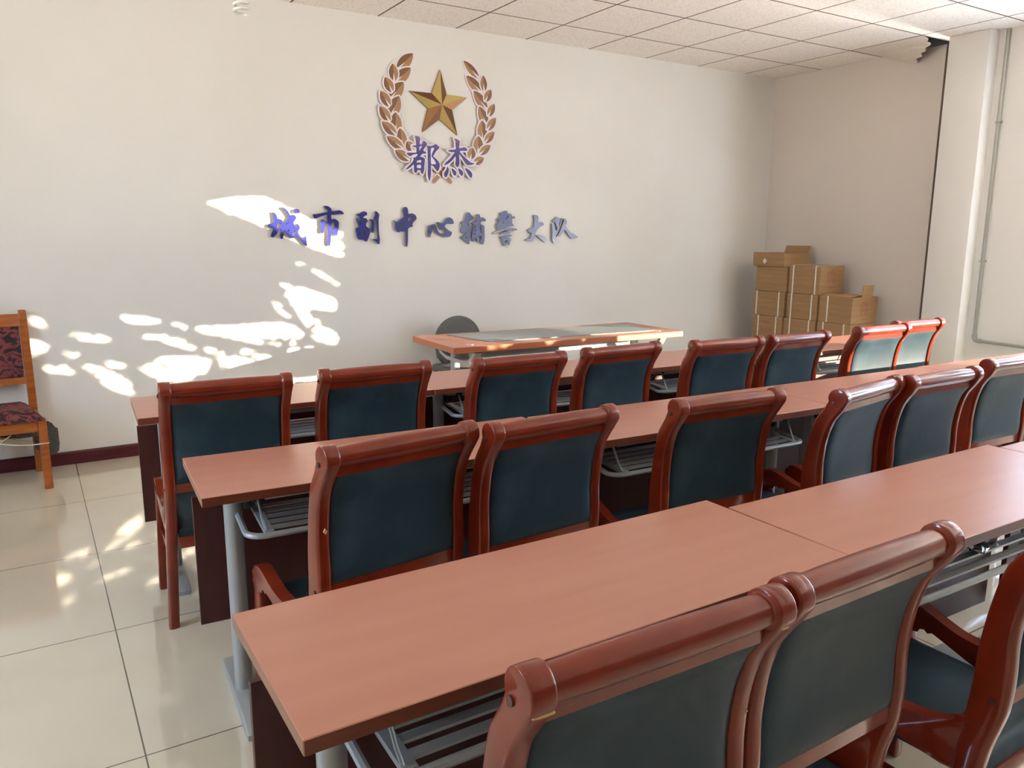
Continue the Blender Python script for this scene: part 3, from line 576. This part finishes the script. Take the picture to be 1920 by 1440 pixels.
def make_chair():
    t = empty('conference_chair', 'x', 'chair')
    for s in (-1, 1):
        bm = bmesh.new(); build_post(bm, s*PX, 0.018)
        p = obj('back_post', bm, M_wood, t, 60)
        bm = bmesh.new()                            # rounded scroll knob at the head of the post
        prof = [(FR*0.30, -.0235), (FR*0.62, -.0225), (FR*0.86, -.0185), (FR*0.98, -.011), (FR*1.03, -.003), (FR*1.03, .006), (FR*1.015, .012), (FR*0.97, .0155), (FR*0.90, .0172)]
        if s < 0: prof = [(r_, -h_) for r_, h_ in prof][::-1]
        lathe(bm, prof, (s*PX, 0.002, FZ), 'x', 28)
        obj('scroll', bm, M_wood, p, 60)
        bm = bmesh.new(); lathe(bm, [(0.007, 0), (0.007, 0.0035), (0.004, 0.0045)] if s > 0 else [(0.004, -0.0045), (0.007, -0.0035), (0.007, 0)], (s*(PX+0.0175), 0.016, 0.866), 'x', 12)
        obj('plug', bm, M_plug, p)
        bm = bmesh.new(); lathe(bm, [(0.006, 0), (0.006, 0.003), (0.003, 0.004)] if s > 0 else [(0.003, -0.004), (0.006, -0.003), (0.006, 0)], (s*(PX+0.018), 0.068, 0.53), 'x', 12)
        obj('plug', bm, M_plug, p)
        bm = bmesh.new(); prism(bm, [(.494, .40), (.490, .25), (.496, .0), (.462, .0), (.452, .25), (.446, .36), (.455, .40)], 'x', s*PX-0.017, s*PX+0.017, 0.007, 2)
        for v in bm.verts: v.co.x += s*0.014*max(0, 1-v.co.z/0.40)
        obj('leg', bm, M_wood, t, 50)
        bm = bmesh.new()
        rail = smooth_poly([(.085, .485), (.122, .462), (.16, .440), (.20, .428), (.26, .422), (.33, .428), (.385, .446), (.43, .463), (.465, .465), (.490, .450), (.498, .42), (.492, .385), (.462, .372), (.435, .398), (.405, .406), (.365, .394), (.28, .364), (.18, .352), (.085, .356)], 3)
        prism(bm, [(q.x, q.y) for q in rail], 'x', s*PX-0.018, s*PX+0.018, 0.009, 3)
        obj('side_rail', bm, M_wood, t, 50)
        bm = bmesh.new(); box(bm, s*PX-0.011, s*PX+0.011, .10, .465, .235, .263, 0.005); obj('stretcher', bm, M_wood, t)
    bm = bmesh.new(); lathe(bm, [(0.0235, -PX+0.012), (0.0255, -0.12), (0.0265, 0), (0.0255, 0.12), (0.0235, PX-0.012)], (0, 0.003, FZ), 'x', 24)
    obj('top_rail', bm, M_wood, t, 60)
    bm = bmesh.new(); prism(bm, [(-.006, .868), (.02, .872), (.030, .836), (.001, .834)], 'x', -PX+0.016, PX-0.016, 0.003, 1); obj('rail_lip', bm, M_wood, t)
    bm = bmesh.new(); prism(bm, [(.052, .515), (.086, .515), (.084, .548), (.050, .548)], 'x', -PX+0.016, PX-0.016, 0.004, 2); obj('back_rail', bm, M_wood, t)
    bm = bmesh.new()
    def back(u, v):
        x = (u-0.5)*2*(PX-0.0165); z = 0.545 + v*0.292
        e = min(1, min(u, 1-u)*14)**0.5 * min(1, min(v, 1-v)*16)**0.5
        g = (1-(2*u-1)**4)*(1-(2*v-1)**4)
        y = spline(B, z) + 0.009
        return (x, y, z), 0.007*e + 0.004*g, 0.004*e + 0.016*g
    pad(bm, back, 24, 18, 0.024, (0, -1, 0)); obj('backrest', bm, M_leather, t, 80)
    bm = bmesh.new()
    def seat(u, v):
        x = (u-0.5)*2*(PX-0.019); y = 0.085 + v*0.405
        e = min(1, min(u, 1-u)*9)**0.5 * min(1, min(v, 1-v)*9)**0.5
        g = (1-(2*u-1)**2)*(1-(2*v-1)**2)
        return (x, y, 0.372 - 0.012*(1-(2*v-1)**2)), 0.018*e + 0.020*g, 0
    pad(bm, seat, 20, 20, 0.035, (0, 0, 1)); obj('seat', bm, M_leather, t, 80)
    bm = bmesh.new(); box(bm, -PX+0.017, PX-0.017, .075, .095, .305, .345, 0.004); obj('seat_rail', bm, M_wood, t)
    bm = bmesh.new(); box(bm, -PX+0.017, PX-0.017, .455, .477, .295, .345, 0.004); obj('seat_rail', bm, M_wood, t)
    return t

CH = [ # middle of the top rail (x, y), turn in degrees ; label ; group
 (-0.096, -2.617, -2.0, 'leather-backed conference chair at the left end of the front row, its legs in the aisle', 'front'),
 (0.440, -2.622, -1.9, 'second leather-backed chair from the left in the front row, near the plain wall', 'front'),
 (1.042, -2.679, -0.6, 'third leather-backed chair from the left in the front row, before the seam of the tables', 'front'),
 (1.596, -2.654, 1.2, 'fourth leather-backed chair from the left in the front row, below the teacher desk', 'front'),
 (2.177, -2.732, -4.2, 'front row leather-backed chair just right of the teacher desk, fifth from the left', 'front'),
 (2.654, -2.763, -0.6, 'front row chair with shaded blue back in front of the cardboard boxes', 'front'),
 (3.352, -2.762, -2.8, 'sunlit front row chair with pale glowing back, the left one of the touching pair', 'front'),
 (3.790, -2.700, -3.0, 'sunlit front row chair at the far right end, against the pillar', 'front'),
 (0.108, -3.612, 7.2, 'middle row chair at the left end, chipped back post and torn seat', 'middle'),
 (0.553, -3.625, 3.3, 'second chair from the left in the middle row, touching its left neighbour', 'middle'),
 (1.177, -3.676, -3.9, 'middle row chair standing alone with scuffed grey back, third from the left', 'middle'),
 (1.726, -3.783, 9.2, 'middle row chair turned aside, fourth from the left, glossy dark rail', 'middle'),
 (2.168, -3.780, -1.0, 'fifth chair from the left in the middle row, below the table seam', 'middle'),
 (2.790, -3.730, -2.0, 'middle row chair cut by the right edge of the photo', 'middle'),
 (0.001, -4.665, -1.0, 'nearest chair at bottom centre, with chipped round knob on its back post', 'near'),
 (0.450, -4.655, 0.9, 'near row chair with dusty back, second from the left at bottom right', 'near'),
 (1.050, -4.742, 1.0, 'near row chair in the bottom right corner, seen from its side with a wide gap', 'near'),
]
proto = make_chair(); first = True
CHAIRS = []
for cx_, cy_, turn, lab, row in CH:
    c = proto if first else copy_tree(proto); first = False
    c.location = (cx_, cy_, 0); c.rotation_euler = (0, 0, radians(turn))
    c['label'] = lab; c['group'] = 'leather-backed chairs of the %s row' % row
    CHAIRS.append(c)
def chip(chair, name, pts, r, mt):
    bm = bmesh.new(); tube(bm, pts, r, 5); obj(name, bm, mt, chair, 0)
chip(CHAIRS[8], 'paint_chip', [(-.198, .0365, .687), (-.194, .0360, .694), (-.198, .0355, .70), (-.202, .0358, .692)], .0022, M_chip)
chip(CHAIRS[8], 'torn_edge', [(-.172, .15, .392), (-.166, .22, .396), (-.168, .30, .398), (-.161, .36, .398)], [.004, .008, .006, .003], M_fibre)
chip(CHAIRS[10], 'torn_edge', [(-.172, .13, .391), (-.168, .22, .396), (-.146, .25, .405), (-.10, .27, .412)], [.006, .008, .004, .002], M_fibre)
chip(CHAIRS[14], 'paint_chip', [(-.212, -.0225, .8645), (-.203, -.0235, .8635), (-.193, -.0240, .8632), (-.183, -.0240, .8640)], .0024, M_chip)
chip(CHAIRS[14], 'paint_chip', [(.191, -.0240, .8635), (.203, -.0235, .8632)], .0022, M_chip)
chip(CHAIRS[14], 'paint_chip', [(.198, .0355, .70), (.202, .0355, .703)], .0015, M_chip)

# ---------------------------------------------------------------- folding training tables
TL, TD, TH, TT = 1.185, 0.42, 0.72, 0.026
def make_table():
    """origin: floor under the middle of the edge next to the front wall side; x -L/2..L/2, y 0..-D"""
    t = empty('training_table', 'x', 'table')
    h = TL/2
    bm = bmesh.new(); fs = box(bm, -h, h, -TD, 0, TH-TT, TH, 0.0015, 1)
    bm.faces.ensure_lookup_table()
    for f in bm.faces:
        c = f.calc_center_median(); nrm = f.normal
        f.material_index = 0 if c.z > TH-0.0012 else (2 if abs(c.x) > h-0.001 else 1)
    obj('tabletop', bm, [M_top, M_edge, M_endge], t, 0)
    bm = bmesh.new(); box(bm, -h+0.012, h-0.012, -0.060, -0.044, 0.195, 0.61, 0.001, 1); obj('modesty_panel', bm, M_panel, t, 0)
    for s in (-1, 1):
        x = s*(h-0.105)
        bm = bmesh.new(); tube(bm, [(x, -0.21, 0.03), (x, -0.21, TH-TT-0.02)], 0.026, 20)
        box(bm, x-0.026, x+0.026, -0.36, -0.06, TH-TT-0.022, TH-TT, 0.003)
        lg = obj('leg', bm, M_grey, t, 40)
        bm = bmesh.new(); prism(bm, [(-.43, .0), (-.43, .018), (-.40, .030), (-.24, .045), (-.18, .045), (.0, .030), (.03, .018), (.03, .0)], 'x', x-0.032, x+0.032, 0.006, 2)
        obj('foot', bm, M_grey, lg, 40)
        bm = bmesh.new(); k = x - s*0.026
        lathe(bm, [(0.020, min(0, -s*0.03)), (0.022, min(0, -s*0.03)+0.006), (0.022, max(0, -s*0.03)-0.006), (0.018, max(0, -s*0.03))], (k, -0.235, 0.632), 'x', 16)
        obj('knob', bm, M_black, lg)
        bm = bmesh.new(); tube(bm, [(x-s*0.05, -0.30, TH-TT), (x-s*0.052, -0.33, 0.66), (x-s*0.056, -0.355, 0.61), (x-s*0.06, -0.375, 0.582)], 0.004, 8)
        obj('stay_wire', bm, M_grey, t)
    bm = bmesh.new(); box(bm, -h+0.175, h-0.175, -0.325, -0.275, 0.658, 0.690, 0.003)
    be = obj('beam', bm, M_silver, t)
    for s in (-1, 1):
        bm = bmesh.new(); a, b = sorted((s*(h-0.175), s*(h-0.140))); box(bm, a, b, -0.328, -0.272, 0.655, 0.692, 0.003); obj('beam_cap', bm, M_black, be)
    # wire book tray: bent front rail, side arms and flat slats
    bm = bmesh.new(); x1 = h-0.115; r = 0.05; path = [(-x1, -0.19, 0.600), (-x1, -0.28, 0.588), (-x1, -0.39+r, 0.580)]
    path += [(-x1+r-r*cos(a), -0.39+r-r*sin(a), 0.578) for a in [radians(11.25*q) for q in range(1, 9)]]
    path += [(x1-r+r*sin(a), -0.39+r-r*cos(a), 0.578) for a in [radians(11.25*q) for q in range(8)]]
    path += [(x1, -0.39+r, 0.580), (x1, -0.28, 0.588), (x1, -0.19, 0.600)]
    tube(bm, path, 0.009, 8); tr = obj('book_tray', bm, M_grey, t)
    for k in range(5):
        y = -0.352 + k*0.041
        bm = bmesh.new(); prism(bm, [(y-0.011, 0.582+k*.002), (y+0.011, 0.582+k*.002), (y+0.011, 0.588+k*.002), (y+.003, 0.590+k*.002), (y-0.011, 0.588+k*.002)], 'x', -x1+0.07, x1-0.07); obj('slat', bm, M_grey, tr, 20)
    for s in (-1, 1):
        bm = bmesh.new(); a, b = sorted((s*(x1-0.045), s*(x1-0.07))); prism(bm, [(-0.385, .576), (-.16, .588), (-.16, .600), (-.385, .588)], 'x', a, b); obj('tray_end', bm, M_grey, tr, 20)
    return t
TB = [ # back-left corner, back-right corner
 ((-.318, -1.812), (.858, -1.872), 'brown training table at the left end of the front row, beside the aisle', 'front'),
 ((.862, -1.875), (2.046, -1.935), 'second brown table from the left in the front row, before the teacher desk', 'front'),
 ((2.050, -1.932), (3.234, -1.980), 'third brown table from the left in the front row, where the sunlight begins', 'front'),
 ((3.238, -1.982), (4.422, -2.020), 'sunlit orange-brown table at the right end of the front row, near the boxes', 'front'),
 ((-.292, -2.862), (.895, -2.925), 'brown training table at the left end of the middle row, its side panel showing', 'middle'),
 ((.905, -2.940), (2.090, -2.985), 'second brown table from the left in the middle row, between two seams', 'middle'),
 ((2.094, -2.985), (3.276, -3.030), 'third brown table in the middle row, ending at the dark seam on the right', 'middle'),
 ((3.282, -3.020), (4.466, -3.060), 'middle row table at the right edge of the photo, its far part sunlit', 'middle'),
 ((-.387, -3.966), (.800, -3.962), 'nearest large brown table, its left corner free at bottom left', 'near'),
 ((.808, -4.030), (1.990, -4.045), 'second table of the near row, bluish sheen, right of the long seam', 'near'),
 ((1.995, -4.082), (3.178, -4.090), 'third table of the near row, pale with window glare at the right edge', 'near'),
]
tproto = make_table(); first = True; TABLES = []
for (ax, ay), (bx, by), lab, row in TB:
    c = tproto if first else copy_tree(tproto); first = False
    c.location = ((ax+bx)/2, (ay+by)/2, 0); c.rotation_euler = (0, 0, math.atan2(by-ay, bx-ax))
    c['label'] = lab; c['group'] = 'training tables of the %s row' % row
    TABLES.append(c)

# ---------------------------------------------------------------- teacher desk, pad, office chair
dk = empty('teacher_desk', 'wide desk with orange-lit edge standing before the lettered wall', 'desk', (1.512, -0.886, 0), radians(-2.2))
bm = bmesh.new(); box(bm, 0, 1.80, -0.32, 0.32, 0.682, 0.72, 0.002, 1)
for f in bm.faces: f.material_index = 0 if f.calc_center_median().z > 0.7188 else 1
top = obj('desktop', bm, [M_desk, M_deskedge], dk, 0)
for x in (0.155, 1.645):
    bm = bmesh.new(); lathe(bm, [(0.026, 0.7195), (0.026, 0.7215), (0.014, 0.7222), (0.012, 0.7195)], (x, -0.225, 0), 'z', 20); obj('grommet', bm, M_silver, top)
for x in (0.17, 1.63):
    bm = bmesh.new(); tube(bm, [(x, 0.02, 0.04), (x, 0.02, 0.66)], 0.03, 20); lg = obj('leg', bm, M_grey, dk, 40)
    bm = bmesh.new(); prism(bm, [(-.28, 0), (-.28, .02), (0, .05), (.28, .02), (.28, 0)], 'x', x-0.035, x+0.035, 0.006); obj('foot', bm, M_grey, lg)
    bm = bmesh.new(); pts = [(x, -0.30, 0.68), (x, -0.27, 0.64), (x, -0.21, 0.605), (x, -0.12, 0.595), (x, 0.10, 0.595), (x, 0.2, 0.62), (x, 0.26, 0.68)]
    tube(bm, pts, 0.02, flat=(0.025, 0.012)); obj('bracket', bm, M_grey, dk)
bm = bmesh.new(); box(bm, 0.26, 1.54, -0.05, 0.0, 0.60, 0.655, 0.004); obj('beam', bm, M_silver, dk)
bm = bmesh.new(); prism(bm, [(-.70, -.205), (.62, -.225), (.68, .19), (-.80, .225)], 'z', 0, 0.004)
pd = obj('desk_pad', bm, M_mat, smooth=0); pd.location = (2.53, -0.905, 0.7202); pd.rotation_euler = (0, 0, radians(-2.2))
tag(pd, 'large grey desk pad lying on the desk before the lettered wall', 'desk pad')

oc = empty('office_chair', 'grey cloth office chair with rounded back tucked behind the desk', 'chair', (2.04, -0.33, 0))
bm = bmesh.new()
arc = [(0.185*cos(pi*k/16), 0.625+0.175*sin(pi*k/16)) for k in range(17)]
prism(bm, arc[::1] + [(-.185, .60), (-.17, .50), (-.12, .44), (.12, .44), (.17, .50), (.185, .60)], 'y', 0.07, 0.125, 0.02, 3); obj('backrest', bm, M_cloth, oc, 60)
bm = bmesh.new(); box(bm, -.22, .22, -.22, .11, .40, .46, 0.025, 3); obj('seat', bm, M_cloth, oc, 60)
bm = bmesh.new(); tube(bm, [(0, 0, 0.07), (0, 0, 0.40)], 0.028, 16); obj('gas_column', bm, M_black, oc)
bm = bmesh.new(); box(bm, -.03, .03, .02, .15, .385, .40); tube(bm, [(0, .12, .39), (0, .16, .44), (0, .135, .56)], 0.014); obj('back_bracket', bm, M_black, oc)
for k in range(5):
    a = 2*pi*k/5 + 0.3
    bm = bmesh.new(); tube(bm, [(0, 0, .085), (.13*cos(a), .13*sin(a), .075), (.23*cos(a), .23*sin(a), .06)], [.024, .02, .014], 10); lg = obj('leg', bm, M_black, oc)
    bm = bmesh.new(); lathe(bm, [(.012, -.018), (.024, -.014), (.024, .014), (.012, .018)], (.23*cos(a), .23*sin(a), .024), 'x', 14); obj('caster', bm, M_black, lg)

# ---------------------------------------------------------------- damask chair at the left edge
fc = empty('dining_chair', 'orange wooden chair with torn maroon damask seat, cut by the left edge', 'chair', (-0.896, -0.297, 0), radians(4.5))
W = 0.235                                           # half width to the outer face of the legs; front is towards -y
for s in (-1, 1):
    bm = bmesh.new()
    prism(bm, [(.235, 0), (.195, 0), (.185, .30), (.178, .44), (.190, .62), (.205, .80), (.215, .90), (.212, .94), (.222, .955), (.245, .955), (.252, .94), (.246, .90), (.238, .80), (.225, .62), (.218, .44), (.222, .30)], 'x', s*W-0.02, s*W+0.02, 0.007, 2)
    obj('back_post', bm, M_oak, fc, 50)
    bm = bmesh.new(); prism(bm, [(-.150, .395), (-.195, .395), (-.192, .20), (-.205, .0), (-.170, .0), (-.158, .15), (-.150, .28)], 'x', s*(W+0.005)-0.021, s*(W+0.005)+0.021, 0.006, 2)
    obj('leg', bm, M_oak, fc, 50)
    bm = bmesh.new(); box(bm, s*W-0.012, s*W+0.012, -.155, .19, .325, .390, 0.004); obj('side_rail', bm, M_oak, fc)
bm = bmesh.new(); box(bm, -W+.018, W-.018, -.190, -.168, .325, .390, 0.004); obj('front_rail', bm, M_oak, fc)
bm = bmesh.new(); prism(bm, [(.205, .865), (.228, .862), (.240, .930), (.216, .935)], 'x', -W+.018, W-.018, 0.005); obj('top_rail', bm, M_oak, fc)
bm = bmesh.new(); prism(bm, [(.176, .535), (.205, .535), (.210, .572), (.182, .572)], 'x', -W+.018, W-.018, 0.004); obj('back_rail', bm, M_oak, fc)
bm = bmesh.new()
def fb(u, v):
    z = .570 + v*.296; x = (u-.5)*2*(W-.026)
    g = min(1, min(u, 1-u)*10)**.5*min(1, min(v, 1-v)*10)**.5
    return (x, .187+(z-.57)*.085, z), 0.012*g, 0.006*g
pad(bm, fb, 14, 14, 0.018, (0, -1, 0)); obj('backrest', bm, M_fabric, fc, 70)
bm = bmesh.new()
def fs_(u, v):
    y = -.205 + v*.385; x = (u-.5)*2*(W+.016-0.03*v)
    g = min(1, min(u, 1-u)*8)**.5*min(1, min(v, 1-v)*8)**.5
    return (x, y, .398), 0.045*g, 0
pad(bm, fs_, 16, 16, 0.012, (0, 0, 1)); st_ = obj('seat', bm, M_fabric, fc, 70)
rr = random.Random(3)
def rag(name, c, sz, mt, par):
    bm = bmesh.new(); bmesh.ops.create_icosphere(bm, subdivisions=3, radius=1)
    for v in bm.verts:
        k = 1 + 0.28*sin(v.co.x*5+v.co.y*3) + rr.uniform(-.12, .12)
        v.co = Vector((c[0]+v.co.x*sz[0]*k, c[1]+v.co.y*sz[1]*k, c[2]+v.co.z*sz[2]*k))
    return obj(name, bm, mt, par, 60)
rag('hanging_foam', (.285, .10, .215), (.055, .03, .085), M_foam, fc)
rag('hanging_foam', (.10, .02, .295), (.16, .07, .035), M_foam, fc)
rag('hanging_foam', (-.02, -.05, .26), (.05, .04, .04), M_foam, fc)
bm = bmesh.new(); tube(bm, [(-.15, -.10, .315), (0, -.08, .295), (.10, -.06, .262), (.19, -.04, .225)], 0.012, flat=(0.006, 0.013)); obj('broken_slat', bm, M_fibre, fc)
bm = bmesh.new(); tube(bm, [(.03, -.19, .285), (.10, -.212, .272), (.18, -.216, .262), (.262, -.212, .262)], 0.0022, 6); tube(bm, [(-.12, -.20, .345), (-.02, -.205, .33), (.02, -.2, .31), (.05, -.19, .30)], 0.0022, 6); tube(bm, [(.02, -.16, .27), (.09, -.18, .32)], .002, 5); obj('loose_thread', bm, M_tag, fc)

# ---------------------------------------------------------------- cardboard boxes in the corner
def carton(x0, x1, y0, y1, z0, z1, label, straps=(), prints=(), open_top=None, sticker=False, rz=0.0):
    c = empty('cardboard_box', label, 'box', ((x0+x1)/2, (y0+y1)/2, z0), rz, 'cardboard boxes stacked in the corner')
    w, d, h = (x1-x0)/2, (y1-y0)/2, z1-z0
    bm = bmesh.new()
    if not open_top:
        box(bm, -w, w, -d, d, 0, h-0.0005, 0.006, 2)
        bm2 = None
    else:
        t = 0.006
        for b in ((-w, w, -d, d, 0, t), (-w, -w+t, -d, d, t, h), (w-t, w, -d, d, t, h), (-w+t, w-t, -d, -d+t, t, h), (-w+t, w-t, d-t, d, t, h)): box(bm, *b)
    body = obj('body', bm, M_card, c, 30)
    if open_top:
        for kind in open_top:
            bm = bmesh.new()
            if kind == 'right_up': prism(bm, [(w, h), (w+.025, h+.062), (w+.021, h+.063), (w-.004, h)], 'y', -d+.01, d-.07)
            if kind == 'near_strip': prism(bm, [(-d, h), (-d-.012, h+.10), (-d-.008, h+.10), (-d+.004, h)], 'x', -.05, .09)
            if kind == 'left_in': prism(bm, [(-w, h), (-w+.10, h+.012), (-w+.10, h+.016), (-w, h+.004)], 'y', -d+.01, d-.01)
            if kind == 'far_in': prism(bm, [(d, h), (d-.15, h+.004), (d-.15, h+.008), (d, h+.004)], 'x', -w+.02, w-.02)
            if kind == 'left_fold': prism(bm, [(-w-.003, h), (-w-.006, h-.10), (-w-.010, h-.10), (-w-.008, h+.004), (-w, h+.004)], 'y', -d, d)
            obj('flap', bm, M_card, c, 0)
    for y in straps:
        bm = bmesh.new(); e = 0.0015; q = w+e
        tube(bm, [(-q, y, 0.001), (-q, y, h+e), (q, y, h+e), (q, y, 0.001)], 0.001, closed=False, flat=(0.0075, 0.001)) if False else None
        for b in ((-w-e, -w, y-.0065, y+.0065, 0.001, h+e), (-w, w, y-.0065, y+.0065, h-0.0005, h+e), (w, w+e, y-.0065, y+.0065, 0.001, h+e)): box(bm, *b)
        obj('strap', bm, M_strap, c, 0)
    for face in prints:
        bm = bmesh.new(); q = random.Random(len(label))
        if face == 'near':                          # red stencil block on the face towards the camera
            def st(x, z, l, t=.004): box(bm, x, x+l, -d-.0008, -d+.001, z-t, z+t)
            for (zz, x0_, l) in ((h-.045, -.035, .05), (h-.075, -.06, .11), (h-.105, -.06, .11), (h-.135, -.055, .10)):
                n = 5
                for k in range(n):
                    if q.random() < .85:
                        for dz in (-.007, 0, .007): st(x0_+l*k/n, zz+dz, l/n*.55*q.uniform(.6, 1), .0015)
                        box(bm, x0_+l*(k+.25)/n, x0_+l*(k+.33)/n, -d-.0008, -d+.001, zz-.011, zz+.011)
            st(-.065, h-.058, .12, .0012); st(-.065, h-.12, .12, .0012)
            for k in range(3): st(-.03+.03*k, h-.185, .012, .004)
        else:
            for k in range(5):
                for dz in (-.008, 0, .008): box(bm, -w-.0008, -w+.001, -.055+.026*k, -.043+.026*k, h*.42+dz-.002, h*.42+dz+.002)
                box(bm, -w-.0008, -w+.001, -.050+.026*k, -.048+.026*k, h*.42-.012, h*.42+.012)
            for k in range(3): box(bm, -w-.0008, -w+.001, -.03+.026*k, -.014+.026*k, h*.75-.004, h*.75+.004)
        obj('red_print', bm, M_red, body, 0)
    if sticker:
        bm = bmesh.new(); prism(bm, [(.035, h*.62), (.06, h*.42), (.04, h*.16), (.012, h*.36)], 'x', -w-.0130, -w-.0102); obj('sticker', bm, M_tag, body, 0)
    return c
xa, xb = 5.10, 5.42
Z = [0.0, .222, .445, .668, .890, 1.115]
S2 = (-.10, .10)
for tier in (0, 1, 2):
    z0, z1 = Z[tier], Z[tier+1]-.001
    nm = ('lowest', 'second lowest', 'middle')[tier]
    carton(xa, xb, -.655, -.315, z0, z1, 'strapped box in the %s layer of the corner stack, nearest the lettered wall%s' % (nm, ', red print' if tier == 2 else ''), S2, ('left',) if tier == 2 else ())
    carton(xa, xb, -1.005, -.672, z0, z1, 'strapped cardboard box in the %s layer of the corner stack, centre column' % nm, S2)
    carton(xa, xb, -1.345, -1.022, z0, z1, 'cardboard box in the %s layer of the corner stack, nearest the pillar' % nm, S2)
carton(xa, xb, -.665, -.310, Z[3], Z[4]-.001, 'cardboard box with two white straps, upper left of the corner stack', (-.115, .135))
carton(xa, xb, -1.010, -.690, Z[3], Z[4]-.001, 'cardboard box with two white straps, between two others in the upper layer', (-.10, .11))
carton(xa, xb+.02, -1.345, -1.030, Z[3], Z[4]-.001, 'open cardboard box with a flap standing up and red print, nearest the pillar', (.075,), ('near',), ('near_strip', 'left_in', 'far_in'))
carton(xa, xb, -.680, -.330, Z[4], 1.114, 'plain cardboard box without straps under the open topmost one')
carton(xa, xb, -1.020, -.695, Z[4], 1.135, 'topmost strapped cardboard box with red print, centre of the stack', (.115, -.115), ('near',))
carton(xa-.01, xb, -.645, -.300, 1.115, 1.235, 'topmost open cardboard box with raised flap and white sticker', (), (), ('right_up', 'left_fold'), True)

# ---------------------------------------------------------------- small things
bm = bmesh.new(); r = 0.055
pts = [(5.487, -2.135, HC-.003), (5.487, -2.137, 1.6), (5.487, -2.140, 0.64)]
tube(bm, pts, 0.0125, 12); tube(bm, [(5.487, -2.18, 0.606), (5.487, -2.9, 0.59)], 0.0125, 12)
pp = obj('conduit', bm, M_pipe); tag(pp, 'grey conduit pipe running down beside the pillar and turning right', 'pipe')
bm = bmesh.new(); tube(bm, [(5.487, -2.140, 0.655), (5.487, -2.142, 0.625), (5.487, -2.150, 0.612), (5.487, -2.165, 0.607), (5.487, -2.195, 0.606)], 0.0165, 12); obj('elbow', bm, M_pipe, pp)
for z in (1.2, 2.2):
    bm = bmesh.new(); box(bm, 5.474, 5.506, -2.158, -2.118, z, z+.012, .002); obj('clip', bm, M_pipe, pp)

bl = empty('spiral_bulb', 'pale coiled light bulb hanging at the top edge of the photo', 'light bulb', (0.148, -2.1, 2.202))
bm = bmesh.new(); N = 150
tube(bm, [(0.026*cos(k/N*2*pi*6), 0.026*sin(k/N*2*pi*6), 0.006+k/N*0.125) for k in range(N+1)], 0.0062, 8); obj('coil', bm, M_bulb, bl, 60)
bm = bmesh.new(); lathe(bm, [(.02, .128), (.027, .14), (.027, .19), (.014, .20), (.014, .24)], (0, 0, 0), 'z', 20); obj('base', bm, M_white, bl)
bm = bmesh.new(); tube(bm, [(0, 0, .23), (0, 0, HC-2.202)], .0035, 8); obj('cord', bm, M_white, bl)

# broken ceiling tile sagging out of the grid
ct = bmesh.new()
def ctp(x, y, dz): return (x, y, HC - dz)
edge = [(hx0+.002, hy1-.004, .0), (hx0+.002, hy0+.02, .004), (5.235, -1.672, .012), (5.275, -1.668, .020), (5.285, -1.640, .028), (5.335, -1.655, .040), (5.350, -1.600, .055), (5.385, -1.590, .066), (5.395, -1.545, .074), (5.440, -1.530, .090), (5.455, -1.470, .094), (5.500, -1.455, .104), (5.545, -1.430, .108), (5.570, -1.36, .098), (5.572, hy1-.004, .002)]
A = [ct.verts.new(ctp(*e)) for e in edge]; Bv = [ct.verts.new(ctp(e[0], e[1], e[2]-.014)) for e in edge]
cA = ct.verts.new(ctp(5.30, -1.36, .022)); cB = ct.verts.new(ctp(5.30, -1.36, .008))
n = len(edge)
for i in range(n):
    j = (i+1) % n
    ct.faces.new((A[i], A[j], cA)); ct.faces.new((Bv[j], Bv[i], cB)); ct.faces.new((A[i], Bv[i], Bv[j], A[j]))
M_tile = mat('mineral_tile', lin(232, 222, 210), 0.95, noise=((95, 95, 95), lin(216, 206, 193), 0.50, 0.68))
tag(obj('ceiling_tile', ct, M_tile, None, 20), 'broken ceiling tile with torn edge sagging in the corner by the pillar', 'ceiling tile')

# crumpled black plastic on the near tray
bm = bmesh.new(); bmesh.ops.create_icosphere(bm, subdivisions=3, radius=1)
for v in bm.verts:
    k = 1 + .25*sin(v.co.x*7+v.co.z*5) + rr.uniform(-.18, .18)
    v.co = Vector((v.co.x*.075*k, v.co.y*.028*k, max(-.022, v.co.z*.024*k)+.024))
o = obj('plastic_wrap', bm, mat('black_wrap', lin(22, 26, 28), .18, coat=.6), None, 25); o.location = (1.40, -4.345, 0.590)
tag(o, 'crumpled black plastic lying on the tray of the second near table', 'plastic wrap')
